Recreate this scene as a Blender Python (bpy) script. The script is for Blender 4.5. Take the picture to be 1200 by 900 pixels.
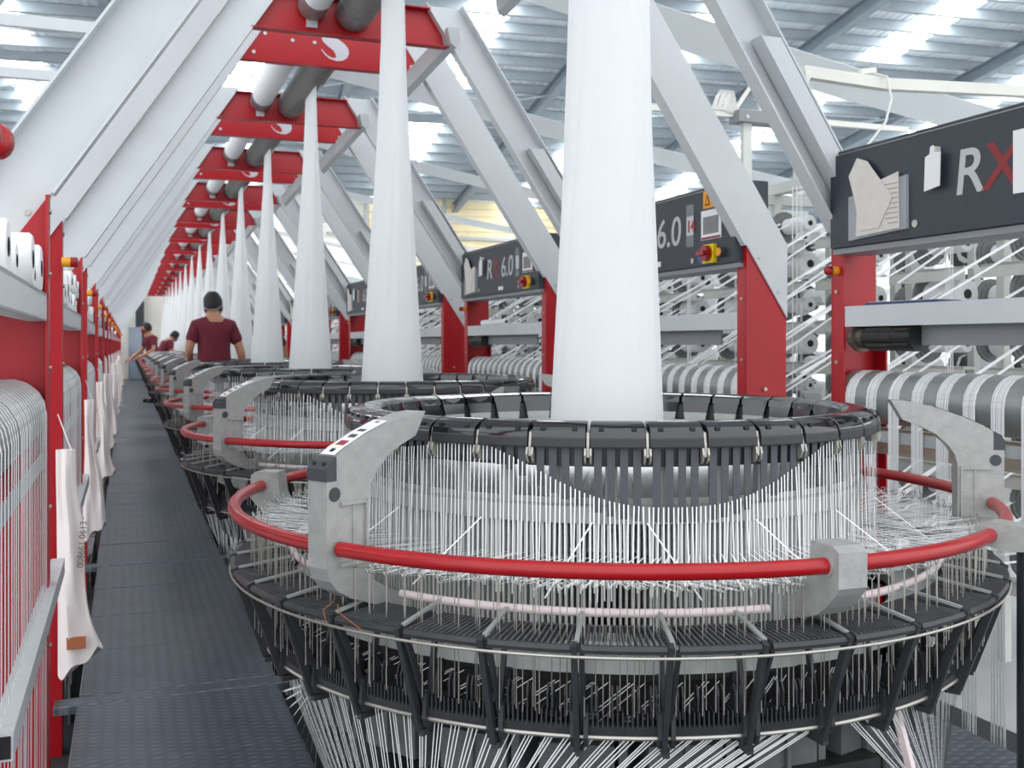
import bpy, math, random
from mathutils import Vector, Matrix
random.seed(7)
for o in list(bpy.data.objects): bpy.data.objects.remove(o)
scene = bpy.context.scene
col = scene.collection
R = math.radians
sin, cos, pi = math.sin, math.cos, math.pi

# ------------------------------------------------------------------ camera, light, exposure
CAM_Z = 1.22
cam = bpy.data.cameras.new('camera'); cam_ob = bpy.data.objects.new('camera', cam); col.objects.link(cam_ob)
cam.sensor_width = 36; cam.lens = 36.0
cam_ob.location = (0, 0, CAM_Z); cam_ob.rotation_euler = (R(90), 0, -math.atan(450.5/1200))
cam.shift_y = -47/1200; cam.clip_end = 300; cam.clip_start = .02
cam.dof.use_dof = True; cam.dof.focus_distance = 2.2; cam.dof.aperture_fstop = 8.5
scene.camera = cam_ob

world = bpy.data.worlds.new('World'); scene.world = world; world.use_nodes = True
bg = world.node_tree.nodes['Background']
bg.inputs[0].default_value = (.94, .97, 1.0, 1); bg.inputs[1].default_value = 1.15
scene.view_settings.view_transform = 'Standard'; scene.view_settings.look = 'None'
scene.view_settings.gamma = 1; scene.view_settings.use_curve_mapping = False
scene.view_settings.exposure = 0.80
SKYLIGHT = 9.0

# ------------------------------------------------------------------ layout constants (metres; z = 0 is the walkway top)
D = 2.3            # pitch of the machines along the row (y)
CX = 1.166         # centre line of the looms
Y0 = 1.046*D       # centre of the first loom
N = 16             # machines in the row
HP = .857          # half distance between the two portal frames of a machine
FLOOR = -.2
NSEG = 36
def cy(k): return Y0 + k*D

# ------------------------------------------------------------------ materials
def lin(c):
    f = lambda v: v/12.92 if v <= .04045 else ((v+.055)/1.055)**2.4
    return (f(c[0]/255), f(c[1]/255), f(c[2]/255), 1)
M = {}
def mat(name, rgb, rough=.5, metal=0, var=.06, scale=12, bump=0, bscale=60, emit=0, alpha=1, spec=.5, stretch=None, trans=0):
    m = bpy.data.materials.new(name); m.use_nodes = True
    nt = m.node_tree; b = nt.nodes['Principled BSDF']
    c = lin(rgb)
    b.inputs['Roughness'].default_value = rough; b.inputs['Metallic'].default_value = metal
    b.inputs['Specular IOR Level'].default_value = spec
    tc = nt.nodes.new('ShaderNodeTexCoord'); mp = nt.nodes.new('ShaderNodeMapping')
    nt.links.new(tc.outputs['Object'], mp.inputs[0])
    if stretch: mp.inputs['Scale'].default_value = stretch
    nz = nt.nodes.new('ShaderNodeTexNoise'); nz.inputs['Scale'].default_value = scale; nz.inputs['Detail'].default_value = 4
    nt.links.new(mp.outputs[0], nz.inputs['Vector'])
    rp = nt.nodes.new('ShaderNodeValToRGB')
    rp.color_ramp.elements[0].position = .3; rp.color_ramp.elements[1].position = .7
    rp.color_ramp.elements[0].color = (c[0]*(1-var), c[1]*(1-var), c[2]*(1-var), 1)
    rp.color_ramp.elements[1].color = (min(1, c[0]*(1+var)), min(1, c[1]*(1+var)), min(1, c[2]*(1+var)), 1)
    nt.links.new(nz.outputs['Fac'], rp.inputs[0]); nt.links.new(rp.outputs[0], b.inputs['Base Color'])
    if bump:
        n2 = nt.nodes.new('ShaderNodeTexNoise'); n2.inputs['Scale'].default_value = bscale
        nt.links.new(mp.outputs[0], n2.inputs['Vector'])
        bp = nt.nodes.new('ShaderNodeBump'); bp.inputs['Strength'].default_value = bump; bp.inputs['Distance'].default_value = .01
        nt.links.new(n2.outputs['Fac'], bp.inputs['Height']); nt.links.new(bp.outputs[0], b.inputs['Normal'])
    if emit:
        b.inputs['Emission Color'].default_value = c; b.inputs['Emission Strength'].default_value = emit
    if alpha < 1: b.inputs['Alpha'].default_value = alpha
    if trans: b.inputs['Transmission Weight'].default_value = trans
    M[name] = m
    return m
mat('red', (172, 9, 26), .38, var=.05, scale=5)
mat('red_rail', (162, 14, 24), .28, var=.10, scale=18)
mat('pink_tube', (236, 220, 220), .35, var=.08, scale=9)
mat('white_paint', (202, 206, 209), .45, var=.03, scale=6)
mat('cream_paint', (226, 226, 218), .5, var=.03, scale=6)
mat('grey_paint', (176, 180, 182), .45, var=.04, scale=6)
mat('grey_under', (138, 141, 144), .5, var=.04, scale=6)
mat('cast', (164, 164, 162), .5, .25, var=.10, scale=40, bump=.12, bscale=220)
mat('steel', (176, 174, 166), .35, .7, var=.08, scale=30)
mat('steel_dull', (150, 152, 152), .45, .6, var=.1, scale=25)
mat('roller_grey', (150, 156, 154), .38, .3, var=.06, scale=14)
mat('roller_rubber', (130, 128, 124), .75, var=.12, scale=14, bump=.3, bscale=40)
mat('gloss_black', (20, 21, 25), .10, var=.25, scale=24, spec=.9)
mat('black_plastic', (50, 51, 55), .45, var=.14, scale=30)
mat('comb_grey', (84, 85, 88), .5, var=.2, scale=30)
mat('black', (22, 22, 24), .55, var=.15, scale=20)
mat('dark_cap', (62, 64, 70), .5, var=.08)
mat('band', (72, 74, 80), .6, var=.10, scale=20)
mat('idler', (96, 99, 100), .55, .2, var=.15, scale=20)
mat('ring_grey', (168, 170, 168), .45, .2, var=.06, scale=20)
mat('plate_grey', (196, 198, 196), .5, .1, var=.1, scale=40)
mat('yarn', (246, 247, 248), .55, var=.02)
mat('reed', (206, 207, 205), .4, .25, var=.06)
mat('panel', (48, 54, 63), .5, var=.06, scale=30)
mat('panel_text', (188, 190, 190), .5, var=.02)
mat('panel_red', (132, 28, 30), .5, var=.02)
mat('paper', (214, 209, 202), .8, var=.04, scale=25)
mat('paper_white', (235, 236, 238), .8, var=.02)
mat('plastic_clear', (200, 206, 212), .15, var=.03, alpha=.45)
mat('tape_clear', (190, 196, 202), .2, var=.03, alpha=.2)
mat('orange', (240, 160, 20), .5, var=.03)
mat('amber', (236, 168, 30), .45, var=.04)
mat('yellow', (236, 205, 20), .45, var=.03)
mat('knob_red', (150, 22, 26), .35, var=.05)
mat('blue', (40, 90, 160), .5, var=.03)
mat('book_blue', (40, 60, 110), .5, var=.03)
mat('logo', (205, 206, 214), .5, var=.02)
mat('skin', (186, 134, 108), .55, var=.05, scale=8)
mat('hair', (24, 22, 22), .6, var=.3, scale=60, bump=.5, bscale=120)
mat('shirt', (104, 28, 46), .85, var=.12, scale=14, bump=.25, bscale=14)
mat('trousers', (40, 44, 60), .85, var=.1, scale=14)
mat('mask_grey', (196, 196, 200), .8, var=.04)
mat('mask_red', (150, 30, 56), .8, var=.04)
mat('mask_blue', (60, 80, 130), .8, var=.04)
mat('sack', (242, 236, 233), .7, var=.03, scale=10, bump=.35, bscale=12)
mat('sack_print', (176, 104, 70), .7, var=.1)
mat('print_ink', (110, 100, 100), .7, var=.02)
mat('wood', (190, 176, 158), .7, var=.15, scale=6, stretch=(12, 1, 12))
mat('motor', (38, 38, 38), .5, .2, var=.2, scale=30)
mat('brown_metal', (104, 96, 88), .5, .5, var=.2, scale=40)
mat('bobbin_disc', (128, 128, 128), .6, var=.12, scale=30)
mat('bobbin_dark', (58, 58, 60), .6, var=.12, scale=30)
mat('creel_paint', (214, 218, 212), .5, var=.04)
mat('wall_cream', (236, 234, 226), .8, var=.03, scale=2)
mat('louvre', (236, 222, 184), .8, var=.05, scale=3)
mat('door_grey', (160, 172, 188), .6, var=.04, scale=3)
mat('pillar_dark', (66, 70, 76), .6, var=.05)
mat('rafter', (118, 130, 140), .55, .1, var=.06, scale=4)
mat('purlin', (164, 174, 181), .55, .1, var=.06, scale=4)
mat('skylight', (255, 255, 255), .6, var=.0, emit=SKYLIGHT)
mat('hall_floor', (186, 188, 188), .7, var=.08, scale=1.5, bump=.1, bscale=30)
mat('concrete', (52, 54, 57), .8, var=.25, scale=3, bump=.2, bscale=30)
mat('cable', (225, 225, 220), .5, var=.02)
mat('cable_yellow', (220, 180, 30), .5, var=.02)
mat('wire_copper', (150, 92, 56), .5, var=.02)
mat('dark_pole', (30, 36, 44), .4, var=.08)

# woven polypropylene cloth: vertical fold shades come from real folds, weave from fine bump
def mk_fabric():
    m = mat('fabric', (247, 248, 249), .62, var=.012, scale=5)
    nt = m.node_tree; b = nt.nodes['Principled BSDF']
    tc = nt.nodes.new('ShaderNodeTexCoord')
    w1 = nt.nodes.new('ShaderNodeTexWave'); w1.inputs['Scale'].default_value = 90; w1.bands_direction = 'Z'
    w2 = nt.nodes.new('ShaderNodeTexNoise'); w2.inputs['Scale'].default_value = 60
    mp = nt.nodes.new('ShaderNodeMapping'); mp.inputs['Scale'].default_value = (1, 1, .02)
    nt.links.new(tc.outputs['Object'], w1.inputs[0]); nt.links.new(tc.outputs['Object'], mp.inputs[0]); nt.links.new(mp.outputs[0], w2.inputs[0])
    ad = nt.nodes.new('ShaderNodeMath'); ad.operation = 'MULTIPLY_ADD'; ad.inputs[1].default_value = .06
    nt.links.new(w1.outputs['Fac'], ad.inputs[0]); nt.links.new(w2.outputs['Fac'], ad.inputs[2])
    bp = nt.nodes.new('ShaderNodeBump'); bp.inputs['Strength'].default_value = .22; bp.inputs['Distance'].default_value = .006
    nt.links.new(ad.outputs[0], bp.inputs['Height']); nt.links.new(bp.outputs[0], b.inputs['Normal'])
    tl = nt.nodes.new('ShaderNodeBsdfTranslucent'); tl.inputs[0].default_value = (.93, .95, .96, 1)
    mx = nt.nodes.new('ShaderNodeMixShader'); mx.inputs[0].default_value = .5
    out = nt.nodes['Material Output']
    nt.links.new(b.outputs[0], mx.inputs[1]); nt.links.new(tl.outputs[0], mx.inputs[2]); nt.links.new(mx.outputs[0], out.inputs[0])
mk_fabric()
# tread plate: small raised lozenges in alternating directions
def mk_plate():
    m = mat('tread_plate', (86, 94, 103), .40, .25, var=.14, scale=7)
    nt = m.node_tree; b = nt.nodes['Principled BSDF']
    tc = nt.nodes.new('ShaderNodeTexCoord'); outs = []
    for ang, off in ((45, 0), (-45, .0175)):
        mp = nt.nodes.new('ShaderNodeMapping'); mp.inputs['Rotation'].default_value = (0, 0, R(ang)); mp.inputs['Location'].default_value = (off, 0, 0)
        mp.inputs['Scale'].default_value = (16, 44, 1)
        nt.links.new(tc.outputs['Object'], mp.inputs[0])
        v = nt.nodes.new('ShaderNodeTexVoronoi'); v.voronoi_dimensions = '2D'; v.inputs['Randomness'].default_value = 0; v.inputs['Scale'].default_value = 1
        nt.links.new(mp.outputs[0], v.inputs['Vector'])
        r = nt.nodes.new('ShaderNodeMapRange'); r.inputs[1].default_value = .18; r.inputs[2].default_value = .3; r.inputs[3].default_value = 1; r.inputs[4].default_value = 0
        nt.links.new(v.outputs['Distance'], r.inputs[0]); outs.append(r)
    mx = nt.nodes.new('ShaderNodeMath'); mx.operation = 'MAXIMUM'
    nt.links.new(outs[0].outputs[0], mx.inputs[0]); nt.links.new(outs[1].outputs[0], mx.inputs[1])
    rp = [n for n in nt.nodes if n.type == 'VALTORGB'][0]
    cm = nt.nodes.new('ShaderNodeMix'); cm.data_type = 'RGBA'; cm.inputs['B'].default_value = lin((132, 138, 146)); sc_ = nt.nodes.new('ShaderNodeMath'); sc_.operation = 'MULTIPLY'
    nzw = nt.nodes.new('ShaderNodeTexNoise'); nzw.inputs['Scale'].default_value = 9; nt.links.new(tc.outputs['Object'], nzw.inputs['Vector'])
    nt.links.new(mx.outputs[0], sc_.inputs[0]); nt.links.new(nzw.outputs['Fac'], sc_.inputs[1]); nt.links.new(sc_.outputs[0], cm.inputs['Factor'])
    nt.links.new(rp.outputs[0], cm.inputs['A']); nt.links.new(cm.outputs['Result'], b.inputs['Base Color'])
    bp = nt.nodes.new('ShaderNodeBump'); bp.inputs['Strength'].default_value = .6; bp.inputs['Distance'].default_value = .004
    nt.links.new(mx.outputs[0], bp.inputs['Height']); nt.links.new(bp.outputs[0], b.inputs['Normal'])
mk_plate()
# roof sheet: fine ribs as relief
def mk_roof():
    m = mat('roof_sheet', (206, 214, 220), .5, .15, var=.10, scale=1.2, stretch=(1, .3, 1))
    nt = m.node_tree; b = nt.nodes['Principled BSDF']
    tc = nt.nodes.new('ShaderNodeTexCoord')
    w = nt.nodes.new('ShaderNodeTexWave'); w.inputs['Scale'].default_value = 1.6; w.bands_direction = 'X'
    nt.links.new(tc.outputs['Object'], w.inputs[0])
    bp = nt.nodes.new('ShaderNodeBump'); bp.inputs['Strength'].default_value = .6; bp.inputs['Distance'].default_value = .04
    nt.links.new(w.outputs['Fac'], bp.inputs['Height']); nt.links.new(bp.outputs[0], b.inputs['Normal'])
mk_roof()

# ------------------------------------------------------------------ mesh helpers
class MB:
    def __init__(s): s.v = []; s.f = []
    def add(s, vs, fs):
        n = len(s.v); s.v += [tuple(p) for p in vs]; s.f += [tuple(i+n for i in f) for f in fs]; return s
    def box(s, x0, x1, y0, y1, z0, z1, m=None):
        vs = [Vector((x, y, z)) for z in (z0, z1) for y in (y0, y1) for x in (x0, x1)]
        if m: vs = [m @ p for p in vs]
        return s.add(vs, [(0, 2, 3, 1), (4, 5, 7, 6), (0, 1, 5, 4), (2, 6, 7, 3), (0, 4, 6, 2), (1, 3, 7, 5)])
    def bbox(s, x0, x1, y0, y1, z0, z1, b=.004, m=None):       # box with chamfered vertical and top edges
        pts = [(x0+b, y0), (x1-b, y0), (x1, y0+b), (x1, y1-b), (x1-b, y1), (x0+b, y1), (x0, y1-b), (x0, y0+b)]
        ins = [(x0+2*b, y0+b), (x1-2*b, y0+b), (x1-b, y0+2*b), (x1-b, y1-2*b), (x1-2*b, y1-b), (x0+2*b, y1-b), (x0+b, y1-2*b), (x0+b, y0+2*b)]
        vs = [Vector((x, y, z0)) for x, y in pts] + [Vector((x, y, z1-b)) for x, y in pts] + [Vector((x, y, z1)) for x, y in ins]
        if m: vs = [m @ p for p in vs]
        fs = [tuple(range(7, -1, -1)), tuple(range(16, 24))]
        for l in (0, 8):
            for i in range(8): j = (i+1) % 8; fs.append((l+i, l+j, l+8+j, l+8+i))
        return s.add(vs, fs)
    def prism(s, poly, axis, a, b, m=None):                    # 2-D outline extruded along an axis from a to b
        n = len(poly); vs = []
        for t in (a, b):
            for p, q in poly:
                vs.append(Vector({'x': (t, p, q), 'y': (p, t, q), 'z': (p, q, t)}[axis]))
        if m: vs = [m @ p for p in vs]
        fs = [tuple(range(n-1, -1, -1)), tuple(range(n, 2*n))]
        for i in range(n): j = (i+1) % n; fs.append((i, j, n+j, n+i))
        return s.add(vs, fs)
    def tube(s, path, r, n=8, cap=True, closed=False):
        path = [Vector(p) for p in path]; m = len(path); vs = []; fs = []
        up = None
        for i, p in enumerate(path):
            if closed: t = path[(i+1) % m]-path[i-1]
            else: t = path[min(i+1, m-1)]-path[max(i-1, 0)]
            t.normalize()
            if up is None:
                up = Vector((0, 0, 1)) if abs(t.z) < .9 else Vector((1, 0, 0))
            a = t.cross(up)
            if a.length < 1e-6: a = t.orthogonal()
            a.normalize(); b = a.cross(t); up = b
            rr = r[i] if isinstance(r, (list, tuple)) else r
            for k in range(n):
                q = 2*pi*k/n; vs.append(p + a*cos(q)*rr + b*sin(q)*rr)
        for i in range(m if closed else m-1):
            for k in range(n):
                k2 = (k+1) % n; i2 = (i+1) % m
                fs.append((i*n+k, i*n+k2, i2*n+k2, i2*n+k))
        if cap and not closed: fs += [tuple(range(n-1, -1, -1)), tuple(range((m-1)*n, m*n))]
        return s.add(vs, fs)
    def cyl(s, p0, p1, r, n=12, r1=None): return s.tube([p0, p1], [r, r if r1 is None else r1], n)
    def lathe(s, prof, n=32, a0=0, a1=2*pi, m=None, close=True):  # profile (r, z) around z; closed profile = ring
        full = abs(a1-a0-2*pi) < 1e-6; L = len(prof); cnt = n if full else n+1; vs = []; fs = []
        for i in range(cnt):
            a = a0+(a1-a0)*i/n
            for r, z in prof: vs.append(Vector((r*cos(a), r*sin(a), z)))
        if m: vs = [m @ p for p in vs]
        for i in range(n):
            i2 = (i+1) % cnt
            for j in range(L if close else L-1):
                j2 = (j+1) % L; fs.append((i*L+j, i2*L+j, i2*L+j2, i*L+j2))
        if close and not full: fs += [tuple(range(L)), tuple(range(n*L+L-1, n*L-1, -1))]
        return s.add(vs, fs)
    def ribbon(s, p, q, w, nrm):                               # flat tape from p to q
        p, q = Vector(p), Vector(q); t = (q-p).cross(Vector(nrm))
        if t.length < 1e-9: t = (q-p).orthogonal()
        t = t.normalized()*w/2
        return s.add([p-t, p+t, q+t, q-t], [(0, 1, 2, 3)])
    def path_ribbon(s, pts, w, side):
        sd = Vector(side).normalized()*w/2; n = len(pts); vs = []
        for p in pts: vs += [Vector(p)-sd, Vector(p)+sd]
        return s.add(vs, [(2*i, 2*i+1, 2*i+3, 2*i+2) for i in range(n-1)])
    def mesh(s, name, mt, smooth=False):
        me = bpy.data.meshes.new(name); me.from_pydata(s.v, [], s.f); me.update()
        if mt: me.materials.append(M[mt] if isinstance(mt, str) else mt)
        if smooth: smooth_mesh(me)
        return me
    def build(s, name, mt, parent=None, smooth=False, kind=None):
        return obj(name, s.mesh(name, mt, smooth), parent, kind=kind)
def smooth_mesh(me, ang=40):
    me.polygons.foreach_set('use_smooth', [True]*len(me.polygons))
    try: me.set_sharp_from_angle(angle=R(ang))
    except Exception: pass
def obj(name, data, parent=None, loc=(0, 0, 0), rz=0, kind=None, scale=None):
    o = bpy.data.objects.new(name, data); col.objects.link(o)
    o.parent = parent; o.location = loc; o.rotation_euler = (0, 0, rz)
    if scale: o.scale = scale
    if kind: o['kind'] = kind
    return o
def thing(name, label, cat, loc=(0, 0, 0), rz=0, group=None):
    o = obj(name, None, None, loc, rz); o.empty_display_size = .1
    return tag(o, label, cat, group)
def tag(o, label, cat, group=None):
    o['label'] = label; o['category'] = cat
    if group: o['group'] = group
    return o
def struct(o): o['kind'] = 'structure'; return o
def pol(r, a, z): return Vector((r*cos(a), r*sin(a), z))
def text_mesh(body, size, mt, shear=0, name='lettering', bold=0):
    cu = bpy.data.curves.new(name, 'FONT'); cu.body = body; cu.size = size; cu.shear = shear; cu.extrude = .0008; cu.offset = bold
    t = bpy.data.objects.new(name, cu); col.objects.link(t)
    dg = bpy.context.evaluated_depsgraph_get(); dg.update()
    me = bpy.data.meshes.new_from_object(t.evaluated_get(dg)); me.name = name
    bpy.data.objects.remove(t); me.materials.clear(); me.materials.append(M[mt])
    return me
ORD = ['first', 'second', 'third', 'fourth', 'fifth', 'sixth', 'seventh', 'eighth', 'ninth', 'tenth', 'eleventh', 'twelfth']
NEAR = 10        # how far down the row the machines are told apart by counting
# ------------------------------------------------------------------ the hall: roof, end wall, floor
RA = R(5.6); RH = 11.62; RS = .118      # the hall's axis, roof height over the camera and fall along t
roof_m = Matrix.Rotation(-RA, 4, 'Z')
T0, T1, S0, S1 = 2.0, 42.0, -16.0, 36.0
def roof_z(t): return RH - RS*t
b = MB(); zt = .06
for t in (T0, T1):
    for s in (S0, S1):
        for dz in (0, zt): b.v.append((s, t, roof_z(t)+dz))
b.f += [(0, 2, 6, 4), (1, 5, 7, 3), (0, 1, 3, 2), (4, 6, 7, 5), (0, 4, 5, 1), (2, 3, 7, 6)]
ceiling = b.build('ceiling', 'roof_sheet'); ceiling.rotation_euler = (0, 0, -RA); struct(ceiling)
ceiling['label'] = 'ribbed grey metal roof sheeting high over the looms'
RAFT = [2.75+5.45*i for i in range(-3, 6)]
me = MB()
dz0, dz1 = -.62, -.28
for (z0, z1, hw) in ((-.62, -.585, .11), (-.585, -.3, .012), (-.3, -.27, .11)):
    vs = []
    for t in (T0, T1):
        for x in (-hw, hw):
            for z in (z0, z1): vs.append((x, t, roof_z(t)+z))
    me.add(vs, [(0, 1, 3, 2), (4, 6, 7, 5), (0, 4, 5, 1), (2, 3, 7, 6), (0, 2, 6, 4), (1, 5, 7, 3)])
rme = me.mesh('rafter', 'rafter')
for s in RAFT: obj('rafter', rme, ceiling, (s, 0, 0))
pm = MB(); pm.box(S0, S1, -.035, .035, -.25, -.01).box(S0, S1, -.035, .09, -.25, -.235)
pme = pm.mesh('purlin', 'purlin')
t = 14.0
PUR = []
while t < 41:
    obj('purlin', pme, ceiling, (0, t, roof_z(t))); PUR.append(t); t += .95
sk = MB(); L = .80
for x in (-.5, .5):
    for tt in (0, L):
        for z in (-.03, -.012): sk.v.append((x, tt, -RS*tt+z))
sk.f += [(0, 2, 3, 1), (4, 5, 7, 6), (0, 4, 6, 2), (1, 3, 7, 5), (0, 1, 5, 4), (2, 6, 7, 3)]
skm = sk.mesh('skylight_panel', 'skylight')
for i in range(-2, 6):
    s = 5.55 + 5.4*i
    for k, tp in enumerate(PUR[:-1]):
        if (k*7+i*3) % 9 in (4,): continue
        obj('skylight_panel', skm, ceiling, (s, tp+.07, roof_z(tp+.07)))
# tie rods under the roof sheeting
tr = MB(); tr.cyl((0, 0, 0), (5.45, -3.2, 3.2*RS), .03, 6); trm = tr.mesh('tie_rod', 'purlin', True)
for i in range(1, 7): obj('tie_rod', trm, ceiling, (RAFT[i], 30, roof_z(30)-.45))

YW = 38.4
b = MB(); b.box(-10, 34, YW, YW+.2, FLOOR, 7.5)
wall = struct(b.build('wall_back', 'wall_cream')); wall['label'] = 'cream end wall beyond the last loom'
lv = MB(); lv.prism([(0, 0), (-.05, .03), (-.05, .26), (0, .30)], 'x', 0, 2.9)
lvm = lv.mesh('louvre_slat', 'louvre')
for c in range(3):
    for r in range(9):
        obj('louvre_slat', lvm, wall, (8.6+c*3.05, YW, 4.1+r*.305))
gm = MB(); gm.box(-.07, .07, -.12, 0, 3.0, 7.0); gmm = gm.mesh('wall_post', 'grey_paint')
for c in range(5): obj('wall_post', gmm, wall, (8.5+c*3.05, YW, 0))
g2 = MB(); g2.box(7.0, 34, YW-.2, YW, 3.55, 3.75).box(7.0, 34, YW-.16, YW, 5.3, 5.42); g2.build('wall_rail', 'grey_paint', wall)
b = MB(); b.box(.26, .54, YW-.35, YW, FLOOR, 6.5); b.build('pillar', 'pillar_dark', wall)
door = MB(); door.box(.06, .46, YW-.75, YW-.68, FLOOR, 1.75).box(.03, .06, YW-.78, YW-.66, FLOOR, 1.80).box(.03, .49, YW-.78, YW-.66, 1.75, 1.80)
d_ = struct(door.build('door_1', 'door_grey')); d_['label'] = 'blue-grey metal door panel at the far end of the aisle'
hd = MB(); hd.box(.09, .12, YW-.82, YW-.75, .75, .95); hd.build('door_handle', 'steel', d_)

b = MB(); b.box(-14, 34, -8, YW, FLOOR-.14, FLOOR-.03)
floor = struct(b.build('floor', 'hall_floor')); floor['label'] = 'pale concrete hall floor'
b = MB(); b.box(-.7, 2*CX+.7, -6, YW-1, FLOOR-.03, FLOOR); b.build('loom_bed', 'concrete', floor)
# raised walkways: dark tread plates on steel runners, both sides of the looms
def plate_mesh(w, l):
    p = MB(); p.bbox(-w/2, w/2, 0, l, -.028, 0, .003); return p.mesh('floor_plate', 'tread_plate')
PL = plate_mesh(.668, .545); ST = plate_mesh(.78, .085)
for xc, side in ((.176, 0), (2*CX-.176, 1)):
    y = 3.75-2*D
    for k in range(-2, 15):
        ys = 3.75+k*D
        if ys > -2.2: obj('floor_strip', ST, floor, (xc+(-.02 if side == 0 else .02), ys, 0))
        for j in range(4):
            yy = ys+.095+j*.553
            if -2.2 < yy < 38: obj('floor_plate', PL, floor, (xc+random.uniform(-.004, .004), yy, random.uniform(-.003, 0)))
    for dx in (-.28, .28):
        rb = MB(); rb.box(xc+dx-.02, xc+dx+.02, -2.2, 38, FLOOR, -.03); rb.build('walkway_runner', 'black', floor)
cpm = plate_mesh(1.1, .36)
obj('floor_plate', cpm, floor, (1.07, 4.546*D-.20, 0))
rb = MB(); rb.box(.7, 1.5, 4.546*D-.15, 4.546*D-.11, FLOOR, -.03).box(.7, 1.5, 4.546*D+.06, 4.546*D+.1, FLOOR, -.03); rb.build('walkway_runner', 'black', floor)
# perforated edge gratings beside the left posts
gr = MB()
for i in range(22): gr.box(-.34, -.20, i*.024, i*.024+.012, -.02, -.005)
gr.box(-.345, -.335, 0, .53, -.05, -.003).box(-.205, -.195, 0, .53, -.05, -.003).box(-.34, -.33, 0, .53, -.2, -.05).box(-.21, -.20, 0, .53, -.2, -.05)
grm = gr.mesh('edge_grating', 'steel_dull')
for k in range(0, 8):
    obj('edge_grating', grm, floor, (0, cy(k)+.05, 0)); obj('edge_grating', grm, floor, (0, cy(k)-.55, 0))
# ------------------------------------------------------------------ circular looms
SEG = 2*pi/NSEG
def arc_prof(prof, half, n=4):
    m = MB(); m.lathe(prof, n, -half, half); return m
# cover: rounded black hood on top of the ring, with two slots and a lip on the inner side
HP_ = [(.667, 1.016), (.670, 1.036), (.666, 1.050), (.655, 1.061), (.630, 1.067), (.600, 1.065), (.582, 1.056), (.578, 1.040), (.600, 1.036), (.630, 1.036), (.655, 1.030), (.659, 1.016)]
cov = MB(); nL = len(HP_); stn = (-.470, -.455, -.25, 0, .25, .455, .470)
for ia, fa in enumerate(stn):
    kk = .006 if ia in (0, len(stn)-1) else 0
    for r, z in HP_:
        rm, zm = .625, 1.040; r2 = r-(r-rm)*kk*14; z2 = z-(z-zm)*kk*14
        cov.v.append(tuple(pol(r2, fa*SEG, z2)))
for ia in range(len(stn)-1):
    for j in range(nL): j2 = (j+1) % nL; cov.f.append((ia*nL+j, (ia+1)*nL+j, (ia+1)*nL+j2, ia*nL+j2))
cov.f.append(tuple(range(nL))); cov.f.append(tuple(range(len(stn)*nL-1, (len(stn)-1)*nL-1, -1)))
cov_me = cov.mesh('hood', 'gloss_black', True)
flap = MB()      # tapering flap hanging on the inner side, with a pale lower lip
def quad_flap(m, r0, z0, h0, r1, z1, h1, t):
    m.add([(r0, -h0, z0), (r0, h0, z0), (r1, h1, z1), (r1, -h1, z1), (r0+t, -h0, z0), (r0+t, h0, z0), (r1+t, h1, z1), (r1+t, -h1, z1)], [(0, 1, 2, 3), (7, 6, 5, 4), (0, 4, 5, 1), (2, 6, 7, 3), (1, 5, 6, 2), (0, 3, 7, 4)])
quad_flap(flap, .581, 1.056, .046, .570, .994, .034, .005); flap_me = flap.mesh('inner_flap', 'gloss_black')
flip = MB(); quad_flap(flip, .5715, 1.010, .0372, .5685, .988, .0335, .006); flip_me = flip.mesh('flap_lip', 'ring_grey')
slot = MB()
slot.box(.655, .6675, -.005, .005, 1.050, 1.056)
slot_me = slot.mesh('slot', 'black')
lip = arc_prof([(.6700, 1.016), (.6712, 1.019), (.6712, 1.034), (.6700, 1.037), (.665, 1.03)], SEG*.46, 3); lip_me = lip.mesh('hood_lip', 'black_plastic')
clip = MB()     # bright bracket in the gap between two hoods
clip.prism([(.640, 1.050), (.662, 1.046), (.668, 1.020), (.668, .998), (.658, .998), (.655, 1.020), (.645, 1.030)], 'y', -.0024, .0024)
clip.prism([(.656, 1.016), (.668, 1.016), (.672, 1.002), (.668, .990), (.660, .984), (.656, .992)], 'y', -.0075, -.0035).prism([(.656, 1.016), (.668, 1.016), (.672, 1.002), (.668, .990), (.660, .984), (.656, .992)], 'y', .0035, .0075)
clip_me = clip.mesh('clip', 'steel')
band = MB(); band.box(.657, .659, -.0078, .0078, -1, 0); band_me = band.mesh('heddle_band', 'band')     # unit long, hangs from z = 0
# comb: radial black slats between two rods
comb = MB(); nsl = 13
for i in range(nsl):
    a = (i/(nsl-1)-.5)*SEG*.80
    m4 = Matrix.Rotation(a, 4, 'Z')
    comb.box(.812, .934, -.0015, .0015, .700, .712, m4)
crail = MB(); crail.lathe([(.932, .696), (.941, .696), (.944, .703), (.941, .710), (.932, .710)], 4, -SEG*.44, SEG*.44); crail_me = crail.mesh('comb_rail', 'black_plastic')
comb.lathe([(.806, .698), (.816, .698), (.816, .709), (.806, .709)], 4, -SEG*.44, SEG*.44)
comb_me = comb.mesh('comb', 'comb_grey')
rod = MB(); rod.tube([pol(.944, -SEG*.5+SEG*i/3, .691) for i in range(4)], .0030, 6); rod_me = rod.mesh('rod', 'steel', True)
rod2 = MB(); rod2.tube([pol(.868, -SEG*.5+SEG*i/3, .528) for i in range(4)], .0042, 6); rod2_me = rod2.mesh('rod', 'steel', True)
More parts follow.
